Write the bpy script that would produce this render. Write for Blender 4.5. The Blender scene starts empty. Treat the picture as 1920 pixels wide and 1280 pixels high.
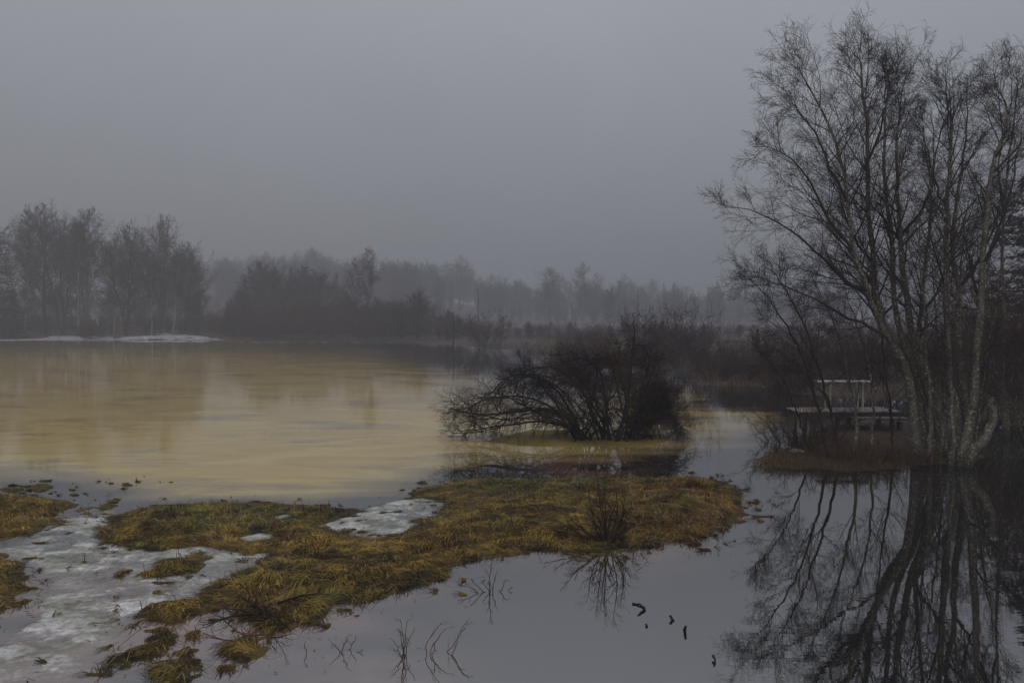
import bpy, math, random
import numpy as np

# ------------------------------------------------------------------ camera, sky, sun, exposure
scene = bpy.context.scene
COL = scene.collection
CAM_H = 4.0
FOCAL = 28.0
FPX = FOCAL / 36.0 * 1920.0
HORIZON = 601.0
PITCH = math.atan((640 - HORIZON) / FPX)      # row of the horizon in the 1280 rows of the photograph

cam_d = bpy.data.cameras.new('camera')
cam_d.lens = FOCAL
cam_d.sensor_width = 36.0
cam_d.clip_start = 0.1
cam_d.clip_end = 3000.0
cam = bpy.data.objects.new('camera', cam_d)
cam.location = (0, 0, CAM_H)
cam.rotation_euler = (math.pi / 2 - PITCH, 0, 0)
COL.objects.link(cam)
scene.camera = cam

world = bpy.data.worlds.new('World')
scene.world = world
world.use_nodes = True
wn, wl = world.node_tree.nodes, world.node_tree.links
wn.clear()
SUN_EL, SUN_ROT = math.radians(48), math.radians(200)
w_out = wn.new('ShaderNodeOutputWorld')
w_bg = wn.new('ShaderNodeBackground')
w_sky = wn.new('ShaderNodeTexSky')
w_sky.sky_type = 'NISHITA'
w_sky.sun_disc = False
w_sky.sun_elevation = SUN_EL
w_sky.sun_rotation = SUN_ROT
w_sky.dust_density = 6.0
w_bg.inputs['Strength'].default_value = 0.10
# overcast deck: brighter overhead than at the horizon (1 + 3 sin e) / 4, the thin sky glow added through it
w_tc = wn.new('ShaderNodeTexCoord')
w_sep = wn.new('ShaderNodeSeparateXYZ')
wl.new(w_tc.outputs['Generated'], w_sep.inputs[0])
w_clamp = wn.new('ShaderNodeMath'); w_clamp.operation = 'MAXIMUM'; w_clamp.inputs[1].default_value = 0.0
wl.new(w_sep.outputs['Z'], w_clamp.inputs[0])
w_mul = wn.new('ShaderNodeMath'); w_mul.operation = 'MULTIPLY_ADD'
w_mul.inputs[1].default_value = 0.75; w_mul.inputs[2].default_value = 0.25
wl.new(w_clamp.outputs[0], w_mul.inputs[0])
w_noise = wn.new('ShaderNodeTexNoise'); w_noise.inputs['Scale'].default_value = 1.6
w_noise.inputs['Detail'].default_value = 3.0; w_noise.inputs['Roughness'].default_value = 0.5
wl.new(w_tc.outputs['Generated'], w_noise.inputs['Vector'])
w_nm = wn.new('ShaderNodeMapRange')
w_nm.inputs['From Min'].default_value = 0.3; w_nm.inputs['From Max'].default_value = 0.7
w_nm.inputs['To Min'].default_value = 0.93; w_nm.inputs['To Max'].default_value = 1.07
wl.new(w_noise.outputs['Fac'], w_nm.inputs['Value'])
w_m2 = wn.new('ShaderNodeMath'); w_m2.operation = 'MULTIPLY'
wl.new(w_mul.outputs[0], w_m2.inputs[0]); wl.new(w_nm.outputs[0], w_m2.inputs[1])
w_deck = wn.new('ShaderNodeVectorMath'); w_deck.operation = 'SCALE'
w_deck.inputs[0].default_value = (7.1, 7.25, 7.8)
wl.new(w_m2.outputs[0], w_deck.inputs['Scale'])
w_mix = wn.new('ShaderNodeMixRGB'); w_mix.inputs['Fac'].default_value = 0.12
wl.new(w_deck.outputs['Vector'], w_mix.inputs['Color1'])
wl.new(w_sky.outputs['Color'], w_mix.inputs['Color2'])
wl.new(w_mix.outputs['Color'], w_bg.inputs['Color'])
wl.new(w_bg.outputs[0], w_out.inputs['Surface'])

sun_d = bpy.data.lights.new('sun', 'SUN')
sun_d.energy = 0.7
sun_d.angle = math.radians(40)
sun_d.color = (1.0, 0.96, 0.9)
sun = bpy.data.objects.new('sun', sun_d)
sun.rotation_euler = (math.pi / 2 - SUN_EL, 0, math.pi - SUN_ROT)
COL.objects.link(sun)

scene.view_settings.view_transform = 'Standard'
scene.view_settings.look = 'None'
scene.view_settings.exposure = 0.0
scene.view_settings.gamma = 1.0
scene.view_settings.use_curve_mapping = False
scene.render.engine = 'CYCLES'
scene.cycles.max_bounces = 6
scene.cycles.diffuse_bounces = 2
scene.cycles.glossy_bounces = 3
scene.cycles.transmission_bounces = 2
scene.cycles.transparent_max_bounces = 4
scene.cycles.volume_bounces = 1
scene.cycles.sample_clamp_indirect = 4.0
scene.cycles.use_denoising = True
try:
    scene.cycles.denoiser = 'OPENIMAGEDENOISE'
except Exception:
    pass

# ------------------------------------------------------------------ pixel <-> world
CP, SP = math.cos(PITCH), math.sin(PITCH)


def ray(px, py):
    a = (px - 960.0) / FPX
    b = (640.0 - py) / FPX
    return np.array([a, CP + b * SP, b * CP - SP])


def on_plane(px, py, z=0.0):
    d = ray(px, py)
    return np.array([0, 0, CAM_H]) + d * ((z - CAM_H) / d[2])


def at_depth(px, py, y):
    d = ray(px, py)
    return np.array([0, 0, CAM_H]) + d * (y / d[1])


def far(d):
    """ranges were first read off against a horizon at row 592; this turns them into ranges for the horizon above"""
    k = CAM_H * FPX
    d = np.asarray(d, float)
    lim = k / (k / 190.0 - (HORIZON - 592.0))
    return np.where(d < 190, k / (k / np.minimum(d, 190) - (HORIZON - 592.0)), lim + (d - 190) * 1.35)


def to_px(P):
    x, y, z = P[..., 0], P[..., 1], P[..., 2] - CAM_H
    f = np.maximum(y * CP - z * SP, 0.3)
    u = y * SP + z * CP
    return 960 + FPX * x / f, 640 - FPX * u / f


def poly_px(pts):
    return np.array([on_plane(px, py)[:2] for px, py in pts])


# ------------------------------------------------------------------ numpy noise, polygons
_rn = np.random.RandomState(7)
_LAT = _rn.rand(256, 256)


def vnoise(x, y):
    xi, yi = np.floor(x).astype(int), np.floor(y).astype(int)
    fx, fy = x - xi, y - yi
    fx = fx * fx * (3 - 2 * fx)
    fy = fy * fy * (3 - 2 * fy)
    g = lambda i, j: _LAT[i % 256, j % 256]
    a = g(xi, yi) * (1 - fx) + g(xi + 1, yi) * fx
    b = g(xi, yi + 1) * (1 - fx) + g(xi + 1, yi + 1) * fx
    return a * (1 - fy) + b * fy


def fbm(x, y, o=4):
    s, a, t = 0.0, 0.5, 0.0
    for k in range(o):
        s = s + a * vnoise(x * 2 ** k + 17.3 * k, y * 2 ** k + 5.1 * k)
        t += a
        a *= 0.5
    return s / t


def signed(P, poly):
    """distance of points (n,2) to a polygon, positive inside"""
    d = np.full(len(P), 1e9)
    ins = np.zeros(len(P), bool)
    n = len(poly)
    for i in range(n):
        a, b = poly[i], poly[(i + 1) % n]
        ab = b - a
        t = np.clip(((P - a) @ ab) / max(ab @ ab, 1e-9), 0, 1)
        q = P - (a + t[:, None] * ab)
        d = np.minimum(d, np.hypot(q[:, 0], q[:, 1]))
        c = (a[1] > P[:, 1]) != (b[1] > P[:, 1])
        with np.errstate(divide='ignore', invalid='ignore'):
            xc = ab[0] * (P[:, 1] - a[1]) / (ab[1] if ab[1] != 0 else 1e-12) + a[0]
        ins ^= c & (P[:, 0] < xc)
    return np.where(ins, d, -d)


def sstep(a, b, x):
    t = np.clip((x - a) / (b - a), 0, 1)
    return t * t * (3 - 2 * t)


# ------------------------------------------------------------------ mesh helpers
def mesh_np(name, V, F, mat=None, smooth=True, attrs=None, colors=None):
    """F: list of (n,k) int arrays"""
    me = bpy.data.meshes.new(name)
    F = [np.asarray(f, dtype=np.int32) for f in F if len(f)]
    nl = sum(f.size for f in F)
    nf = sum(len(f) for f in F)
    me.vertices.add(len(V))
    me.vertices.foreach_set('co', np.asarray(V, dtype=np.float32).ravel())
    me.loops.add(nl)
    me.loops.foreach_set('vertex_index', np.concatenate([f.ravel() for f in F]))
    me.polygons.add(nf)
    cnt = np.concatenate([np.full(len(f), f.shape[1], dtype=np.int32) for f in F])
    start = np.concatenate([[0], np.cumsum(cnt)[:-1]]).astype(np.int32)
    me.polygons.foreach_set('loop_start', start)
    me.polygons.foreach_set('loop_total', cnt)
    me.polygons.foreach_set('use_smooth', np.full(nf, smooth, dtype=bool))
    me.update(calc_edges=True)
    for k, v in (attrs or {}).items():
        a = me.attributes.new(k, 'FLOAT', 'POINT')
        a.data.foreach_set('value', np.asarray(v, dtype=np.float32))
    for k, v in (colors or {}).items():
        a = me.attributes.new(k, 'FLOAT_COLOR', 'POINT')
        c = np.ones((len(v), 4), dtype=np.float32)
        c[:, :3] = v
        a.data.foreach_set('color', c.ravel())
    if mat:
        me.materials.append(mat)
    return me


def link(name, data, parent=None, label=None, cat=None, group=None, kind=None):
    o = bpy.data.objects.new(name, data)
    COL.objects.link(o)
    if parent is not None:
        o.parent = parent
    if label:
        o['label'] = label
    if cat:
        o['category'] = cat
    if group:
        o['group'] = group
    if kind:
        o['kind'] = kind
    return o


class Tubes:
    def __init__(self):
        self.V, self.F4, self.F3, self.n = [], [], [], 0

    def add(self, P, R, k=3):
        """P (m,n,3) polylines, R (m,n) radii"""
        if len(P) == 0:
            return
        m, n = P.shape[:2]
        T = np.empty_like(P)
        T[:, 1:-1] = P[:, 2:] - P[:, :-2]
        T[:, 0] = P[:, 1] - P[:, 0]
        T[:, -1] = P[:, -1] - P[:, -2]
        T /= np.linalg.norm(T, axis=2, keepdims=True) + 1e-9
        D = P[:, -1] - P[:, 0]
        ref = np.zeros((m, 3))
        ref[np.arange(m), np.argmin(np.abs(D), axis=1)] = 1
        U = np.cross(T, ref[:, None, :])
        U /= np.linalg.norm(U, axis=2, keepdims=True) + 1e-9
        W = np.cross(T, U)
        a = np.arange(k) * 2 * np.pi / k
        ring = U[:, :, None, :] * np.cos(a)[None, None, :, None] + W[:, :, None, :] * np.sin(a)[None, None, :, None]
        V = P[:, :, None, :] + ring * R[:, :, None, None]
        self.V.append(V.reshape(-1, 3))
        idx = self.n + np.arange(m * n * k).reshape(m, n, k)
        a0, a1 = idx[:, :-1], idx[:, 1:]
        q = np.stack([a0, np.roll(a0, -1, 2), np.roll(a1, -1, 2), a1], axis=-1)
        self.F4.append(q.reshape(-1, 4))
        if k == 3:
            self.F3.append(idx[:, -1].reshape(-1, 3))
        elif k > 4:
            e = idx[:, -1]
            self.F3.append(np.stack([np.repeat(e[:, :1], k - 2, 1), e[:, 1:-1], e[:, 2:]], axis=-1).reshape(-1, 3))
        self.n += m * n * k

    def mesh(self, name, mat, origin=None):
        V = np.concatenate(self.V)
        if origin is not None:
            V = V - np.asarray(origin)
        return mesh_np(name, V, [np.concatenate(self.F4)] + ([np.concatenate(self.F3)] if self.F3 else []), mat)


def norm(v):
    return v / (np.linalg.norm(v, axis=-1, keepdims=True) + 1e-9)


def spline(pts, n):
    """Catmull-Rom through pts, n samples"""
    P = np.asarray(pts, float)
    Q = np.vstack([2 * P[0] - P[1], P, 2 * P[-1] - P[-2]])
    t = np.linspace(0, len(P) - 1 - 1e-6, n)
    i = t.astype(int)
    f = (t - i)[:, None]
    a, b, c, d = Q[i], Q[i + 1], Q[i + 2], Q[i + 3]
    return 0.5 * (2 * b + (c - a) * f + (2 * a - 5 * b + 4 * c - d) * f ** 2 + (3 * b - a - 3 * c + d) * f ** 3)


def grow(PP, PR, count, rng, t0=0.2, t1=0.97, ang=(30, 55), lr=0.4, shape=0.6, npts=5,
         wander=0.15, up=0.06, rr=0.6, rtip=0.3, rmin=0.003, flat=None, lmax=None, prof=False, lmin=0.0):
    m, n = PP.shape[:2]
    M = m * count
    pi = np.repeat(np.arange(m), count)
    t = t0 + (t1 - t0) * (np.tile(np.arange(count), m) + rng.rand(M)) / count
    f = t * (n - 1)
    i = np.minimum(f.astype(int), n - 2)
    w = (f - i)[:, None]
    A, B = PP[pi, i], PP[pi, i + 1]
    P0 = A * (1 - w) + B * w
    T = norm(B - A)
    r0 = PR[pi, i] * (1 - w[:, 0]) + PR[pi, i + 1] * w[:, 0]
    plen = np.linalg.norm(np.diff(PP, axis=1), axis=2).sum(1)[pi]
    S = norm(np.cross(T, rng.randn(M, 3)))
    if flat is not None:                       # favour sideways spread over up/down
        S[:, 2] *= flat
        S = norm(S)
    a = np.radians(ang[0] + (ang[1] - ang[0]) * rng.rand(M))[:, None]
    d = norm(T * np.cos(a) + S * np.sin(a))
    L = plen * lr * (1 - shape * t) * (0.55 + 0.75 * rng.rand(M))
    if prof:                                   # rounded crown: longest limbs below the middle
        L *= 0.35 + 0.95 * np.sin(np.pi * np.clip((t - t0) / (t1 - t0), 0, 1) ** 0.75)
    if lmax:
        L = np.minimum(L, lmax)
    L = np.maximum(L, lmin * (0.5 + rng.rand(M)))
    step = (L / (npts - 1))[:, None]
    C = np.empty((M, npts, 3))
    C[:, 0] = P0
    for k in range(1, npts):
        C[:, k] = C[:, k - 1] + d * step
        d = norm(d + rng.randn(M, 3) * wander + np.array([0, 0, up]))
    rb = np.maximum(r0 * rr * (0.75 + 0.4 * rng.rand(M)), rmin)
    rb = np.minimum(rb, r0)
    R = rb[:, None] * np.linspace(1, rtip, npts)[None, :]
    R = np.maximum(R, rmin * 0.55)
    return C, R


# ------------------------------------------------------------------ materials
class NT:
    def __init__(self, name):
        self.m = bpy.data.materials.new(name)
        self.m.use_nodes = True
        self.t = self.m.node_tree
        self.b = self.t.nodes['Principled BSDF']
        self.geo = self.t.nodes.new('ShaderNodeNewGeometry')

    def n(self, t, **kw):
        x = self.t.nodes.new(t)
        for k, v in kw.items():
            setattr(x, k, v)
        return x

    def l(self, a, b):
        self.t.links.new(a, b)

    def noise(self, scale, detail=4, rough=0.55, vec=None, stretch=None, dist=0.0):
        x = self.n('ShaderNodeTexNoise')
        x.inputs['Scale'].default_value = scale
        x.inputs['Detail'].default_value = detail
        x.inputs['Roughness'].default_value = rough
        x.inputs['Distortion'].default_value = dist
        v = vec or self.geo.outputs['Position']
        if stretch:
            mp = self.n('ShaderNodeMapping')
            mp.inputs['Scale'].default_value = stretch
            self.l(v, mp.inputs['Vector'])
            v = mp.outputs[0]
        self.l(v, x.inputs['Vector'])
        return x.outputs['Fac']

    def ramp(self, fac, stops):
        x = self.n('ShaderNodeValToRGB')
        e = x.color_ramp.elements
        while len(e) < len(stops):
            e.new(0.5)
        for el, (p, c) in zip(e, stops):
            el.position = p
            el.color = (*c, 1) if len(c) == 3 else c
        self.l(fac, x.inputs['Fac'])
        return x.outputs['Color']

    def rng(self, v, a, b, c=0.0, d=1.0):
        x = self.n('ShaderNodeMapRange')
        x.inputs['From Min'].default_value = a
        x.inputs['From Max'].default_value = b
        x.inputs['To Min'].default_value = c
        x.inputs['To Max'].default_value = d
        self.l(v, x.inputs['Value'])
        return x.outputs[0]

    def math(self, op, a, b):
        x = self.n('ShaderNodeMath', operation=op)
        for i, v in enumerate((a, b)):
            if isinstance(v, (int, float)):
                x.inputs[i].default_value = v
            else:
                self.l(v, x.inputs[i])
        return x.outputs[0]

    def mix(self, fac, a, b, mode='MIX'):
        x = self.n('ShaderNodeMixRGB', blend_type=mode)
        for i, v in zip(('Fac', 'Color1', 'Color2'), (fac, a, b)):
            if isinstance(v, (int, float)):
                x.inputs[i].default_value = v
            elif isinstance(v, tuple):
                x.inputs[i].default_value = (*v, 1)
            else:
                self.l(v, x.inputs[i])
        return x.outputs[0]

    def attr(self, name, out='Fac'):
        x = self.n('ShaderNodeAttribute')
        x.attribute_name = name
        return x.outputs[out]

    def bump(self, h, strength=0.3, dist=0.02):
        x = self.n('ShaderNodeBump')
        x.inputs['Strength'].default_value = strength
        x.inputs['Distance'].default_value = dist
        self.l(h, x.inputs['Height'])
        self.l(x.outputs[0], self.b.inputs['Normal'])

    def set(self, **kw):
        for k, v in kw.items():
            k = k.replace('_', ' ')
            if isinstance(v, (int, float)):
                self.b.inputs[k].default_value = v
            elif isinstance(v, tuple):
                self.b.inputs[k].default_value = (*v, 1)
            else:
                self.l(v, self.b.inputs[k])


def mat_bark(name, dark, light, lichen, scale=6.0, cover=0.5):
    t = NT(name)
    n1 = t.noise(scale * 0.6, 6, 0.7, stretch=(1, 1, 0.3))
    n2 = t.noise(scale * 1.15, 6, 0.7)
    c = t.ramp(n1, [(0.3, dark), (0.7, light)])
    f = t.rng(n2, 1 - cover - 0.05, 1 - cover + 0.08)
    c = t.mix(t.math('MULTIPLY', f, 0.75), c, lichen)
    sp_ = t.n('ShaderNodeSeparateXYZ'); t.l(t.geo.outputs['Position'], sp_.inputs[0])
    soak = t.rng(t.math('ADD', sp_.outputs['Z'], t.math('MULTIPLY', t.math('SUBTRACT', n2, 0.5), 0.5)), 0.1, 0.45, 0.75, 0.0)
    c = t.mix(soak, c, (0.012, 0.01, 0.008))
    t.set(Base_Color=c, Roughness=0.9)
    t.b.inputs['Specular IOR Level'].default_value = 0.2
    t.bump(n1, 0.9, 0.03)
    return t.m


def mat_twig(name, a, b):
    t = NT(name)
    n1 = t.noise(0.7, 3)
    oi = t.n('ShaderNodeObjectInfo')
    v = t.math('ADD', n1, t.rng(oi.outputs['Random'], 0, 1, -0.12, 0.12))
    c = t.ramp(v, [(0.35, a), (0.68, b)])
    t.set(Base_Color=c, Roughness=0.85)
    t.b.inputs['Specular IOR Level'].default_value = 0.2
    return t.m


M_bark = mat_bark('alder_bark', (0.018, 0.015, 0.012), (0.13, 0.115, 0.092), (0.42, 0.43, 0.34), 13, 0.42)
M_birch = mat_bark('birch_bark', (0.05, 0.045, 0.04), (0.34, 0.33, 0.3), (0.4, 0.39, 0.36), 2.0, 0.4)
M_dark = mat_bark('dark_bark', (0.008, 0.006, 0.005), (0.04, 0.03, 0.022), (0.08, 0.075, 0.05), 9, 0.35)
M_twig = mat_twig('alder_twig', (0.014, 0.011, 0.01), (0.05, 0.036, 0.029))
M_twig_red = mat_twig('red_brush_twig', (0.026, 0.013, 0.009), (0.085, 0.042, 0.026))
M_twig_far = mat_twig('far_twig', (0.022, 0.013, 0.010), (0.066, 0.040, 0.030))
M_twig_black = mat_twig('wet_black_twig', (0.006, 0.0035, 0.0025), (0.10, 0.05, 0.026))
M_needle = mat_twig('spruce_needle', (0.012, 0.018, 0.012), (0.035, 0.045, 0.026))


def mat_grass():
    t = NT('matted_grass')
    c = t.attr('Col', 'Color')
    t.set(Base_Color=c, Roughness=0.75)
    t.b.inputs['Specular IOR Level'].default_value = 0.25
    return t.m


M_grass = mat_grass()


def mat_thatch():
    t = NT('thatch_soil')
    c = t.attr('Col', 'Color')
    n = t.noise(22, 6, 0.7, stretch=(0.5, 1, 1))
    k = t.ramp(n, [(0.3, (0.35, 0.33, 0.3)), (0.7, (1.25, 1.2, 1.1))])
    t.set(Base_Color=t.mix(1.0, c, k, 'MULTIPLY'), Roughness=0.9)
    t.bump(n, 0.8, 0.03)
    return t.m


M_thatch = mat_thatch()


def mat_ground():
    t = NT('bog_ground')
    n = t.noise(0.25, 6, 0.6)
    n2 = t.noise(3, 5, 0.6)
    c = t.ramp(n, [(0.3, (0.022, 0.015, 0.010)), (0.55, (0.05, 0.033, 0.017)), (0.72, (0.10, 0.068, 0.03))])
    k = t.ramp(n2, [(0.3, (0.6, 0.6, 0.6)), (0.7, (1.2, 1.2, 1.2))])
    t.set(Base_Color=t.mix(1.0, c, k, 'MULTIPLY'), Roughness=0.95)
    t.bump(n2, 0.8, 0.15)
    return t.m


M_ground = mat_ground()


def water_nodes(t):
    """murky bog water with a drifting yellow-grey film (attribute silt); returns colour and roughness sockets"""
    s = t.attr('silt')
    st = t.noise(0.13, 5, 0.55, stretch=(0.5, 1.0, 1.0), dist=2.6)
    st2 = t.noise(0.4, 5, 0.55, stretch=(0.45, 1.0, 1.0), dist=2.0)
    v = t.math('ADD', t.math('MULTIPLY', s, 1.55), t.math('MULTIPLY', t.math('SUBTRACT', st, 0.5), 2.2))
    v = t.math('ADD', v, t.math('MULTIPLY', t.math('SUBTRACT', st2, 0.5), 1.0))
    film = t.math('MULTIPLY', t.rng(v, 0.35, 1.5), t.rng(s, 0.02, 0.25))
    filmc = t.ramp(st2, [(0.3, (0.38, 0.275, 0.075)), (0.7, (0.52, 0.40, 0.155))])
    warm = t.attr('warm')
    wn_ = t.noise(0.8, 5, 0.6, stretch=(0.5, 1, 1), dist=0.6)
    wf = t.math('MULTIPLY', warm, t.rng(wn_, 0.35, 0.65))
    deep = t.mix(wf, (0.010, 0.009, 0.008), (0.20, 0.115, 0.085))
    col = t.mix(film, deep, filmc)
    return col, film, st2


def mat_water():
    t = NT('bog_water')
    col, film, st2 = water_nodes(t)
    t.set(Base_Color=col, Roughness=t.rng(film, 0, 1, 0.008, 0.07), IOR=t.rng(film, 0, 1, 4.2, 1.3))
    t.b.inputs['Specular IOR Level'].default_value = 0.5
    rip = t.noise(3.0, 3, 0.5, stretch=(0.5, 1.6, 1))
    rip2 = t.noise(0.45, 2, 0.5)
    h = t.math('MULTIPLY', rip, t.rng(rip2, 0.4, 0.65, 0.25, 1.0))
    t.bump(h, 0.02, 0.05)
    return t.m


M_water = mat_water()


def mat_ice():
    t = NT('rotten_ice')
    col, film, st2 = water_nodes(t)
    cov = t.attr('cover')
    n = t.noise(1.6, 6, 0.6, stretch=(0.8, 1, 1), dist=0.5)
    n2 = t.noise(9, 6, 0.7)
    v = t.math('ADD', cov, t.math('MULTIPLY', t.math('SUBTRACT', n, 0.5), 1.3))
    v = t.math('ADD', v, t.math('MULTIPLY', t.math('SUBTRACT', n2, 0.5), 0.8))
    ice = t.ramp(t.math('ADD', t.math('MULTIPLY', n, 0.55), t.math('MULTIPLY', n2, 0.45)),
                 [(0.38, (0.15, 0.15, 0.11)), (0.5, (0.33, 0.33, 0.30)), (0.62, (0.62, 0.63, 0.64))])
    vo = t.n('ShaderNodeTexVoronoi', feature='DISTANCE_TO_EDGE')
    vo.inputs['Scale'].default_value = 1.1
    wob = t.n('ShaderNodeVectorMath', operation='ADD')
    nz = t.n('ShaderNodeTexNoise'); nz.inputs['Scale'].default_value = 2.0
    t.l(t.geo.outputs['Position'], nz.inputs['Vector'])
    t.l(t.geo.outputs['Position'], wob.inputs[0]); t.l(nz.outputs['Color'], wob.inputs[1])
    t.l(wob.outputs[0], vo.inputs['Vector'])
    v = t.math('SUBTRACT', v, t.rng(vo.outputs['Distance'], 0.0, 0.035, 0.3, 0.0))
    f = t.rng(v, 0.2, 0.95)
    t.set(Base_Color=t.mix(f, col, ice), Roughness=t.rng(f, 0.0, 0.8, 0.01, 0.55), IOR=t.rng(f, 0.0, 0.6, 4.2, 1.35))
    t.bump(t.math('MULTIPLY', n2, f), 0.35, 0.03)
    return t.m


M_ice = mat_ice()


def mat_snow():
    t = NT('old_snow')
    n = t.noise(1.2, 6, 0.65)
    c = t.ramp(n, [(0.4, (0.10, 0.09, 0.07)), (0.62, (0.46, 0.47, 0.5))])
    t.set(Base_Color=c, Roughness=0.85)
    t.bump(n, 0.5, 0.06)
    return t.m


M_snow = mat_snow()


def mat_wood(name, a, b):
    t = NT(name)
    n = t.noise(9, 6, 0.65, stretch=(0.15, 1, 1))
    n2 = t.noise(2.5, 4)
    oi = t.n('ShaderNodeObjectInfo')
    v = t.math('ADD', t.math('MULTIPLY', n, 0.6), t.math('MULTIPLY', n2, 0.4))
    c = t.ramp(t.math('ADD', v, t.rng(oi.outputs['Random'], 0, 1, -0.13, 0.13)), [(0.35, a), (0.65, b)])
    t.set(Base_Color=c, Roughness=0.85)
    t.bump(n, 0.4, 0.01)
    return t.m


M_plank = mat_wood('weathered_plank', (0.10, 0.078, 0.066), (0.26, 0.215, 0.19))
M_pale = mat_wood('frosted_rail', (0.36, 0.36, 0.37), (0.66, 0.67, 0.7))
M_post = mat_wood('pale_green_post', (0.26, 0.26, 0.2), (0.42, 0.42, 0.34))
M_beam = mat_wood('wet_beam', (0.035, 0.025, 0.02), (0.09, 0.065, 0.05))


# ------------------------------------------------------------------ terrain: lake bed and banks
def axis_log(a, b, n):
    return a * (b / a) ** (np.linspace(0, 1, n))


shore_px = [(-900, 633), (0, 634), (150, 636.5), (300, 637), (430, 637), (640, 637), (760, 640), (850, 646), (905, 652), (985, 650),
            (1035, 655), (1060, 668), (1150, 680), (1250, 702), (1330, 722), (1420, 725), (1500, 738), (1560, 742),
            (1700, 748), (1800, 772), (1850, 790), (1930, 800), (2100, 806), (2600, 800)]
SHORE = np.vstack([poly_px(shore_px), [[400, 40], [900, 1300], [-900, 1300], [-900, 145]]])


def hill_h(P):
    """wooded rise far behind the shore, highest behind the gap in the trees and running out towards the inlet"""
    px = 960 + FPX * P[:, 0] / np.maximum(P[:, 1], 1.0)
    top = np.interp(px, [200, 420, 600, 700, 860, 1000, 1200, 1400, 1560], [490, 470, 464, 488, 500, 522, 534, 562, 590])
    return np.maximum((HORIZON - top) / FPX * 640 + CAM_H - 30, 0) * sstep(340, 660, P[:, 1])


def land_h(P):
    d = signed(P, SHORE)
    n = fbm(P[:, 0] * 0.12, P[:, 1] * 0.12)
    n2 = fbm(P[:, 0] * 0.6, P[:, 1] * 0.6, 3)
    e = d + (n2 - 0.5) * 2.0
    h = np.where(e > 0, 0.45 * sstep(0, 5, e) + 0.35 * sstep(4, 40, e) * n * 2, -0.8 * sstep(0, 4, -e))
    return h + np.where(e > 0, (n2 - 0.4) * 0.25 + hill_h(P), 0)


def sheet_axes(nx, ny):
    u = np.linspace(-1, 1, nx)
    X = np.sinh(u * 5.2) / np.sinh(5.2) * 760
    Y = np.concatenate([[-40, -10, 0, 4], axis_log(6.5, 1100, ny)])
    return X, Y


X, Y = sheet_axes(190, 190)
GX, GY = np.meshgrid(X, Y)
P2 = np.stack([GX.ravel(), GY.ravel()], 1)


def grid_faces(ny, nx):
    i = np.arange(ny * nx).reshape(ny, nx)
    return np.stack([i[:-1, :-1], i[:-1, 1:], i[1:, 1:], i[1:, :-1]], -1).reshape(-1, 4)


gz = land_h(P2)
gme = mesh_np('ground', np.column_stack([P2, gz]), [grid_faces(len(Y), len(X))], M_ground)
link('ground', gme, kind='structure', label='dark boggy ground of the far bank and lake bed')

# ---- water
wx, wy = to_px(np.column_stack([P2, np.zeros(len(P2))]))
silt_px = np.array([(-900, 630), (430, 632), (700, 655), (850, 694), (1000, 722), (1300, 740), (1460, 752), (1480, 800),
                    (1400, 842), (1250, 862), (1000, 868), (880, 872), (760, 915), (640, 942), (420, 946), (260, 944),
                    (180, 915), (90, 893), (-300, 885), (-900, 890)], float)
sd = signed(np.column_stack([wx, wy * 2.2]), silt_px * np.array([1, 2.2]))
silt = sstep(-80, 120, sd) * (wy < 1000)
silt *= 1 - 0.3 * sstep(980, 1300, wx)
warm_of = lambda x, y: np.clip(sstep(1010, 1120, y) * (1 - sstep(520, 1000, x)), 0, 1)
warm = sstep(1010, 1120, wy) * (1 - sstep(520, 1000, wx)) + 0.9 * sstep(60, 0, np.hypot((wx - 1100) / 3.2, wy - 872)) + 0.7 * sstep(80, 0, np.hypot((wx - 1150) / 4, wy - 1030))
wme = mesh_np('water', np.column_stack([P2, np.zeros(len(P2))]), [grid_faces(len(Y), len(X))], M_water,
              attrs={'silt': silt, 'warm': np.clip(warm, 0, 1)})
link('water', wme, kind='structure', label='still flooded bog water with a yellow grey film')

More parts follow.
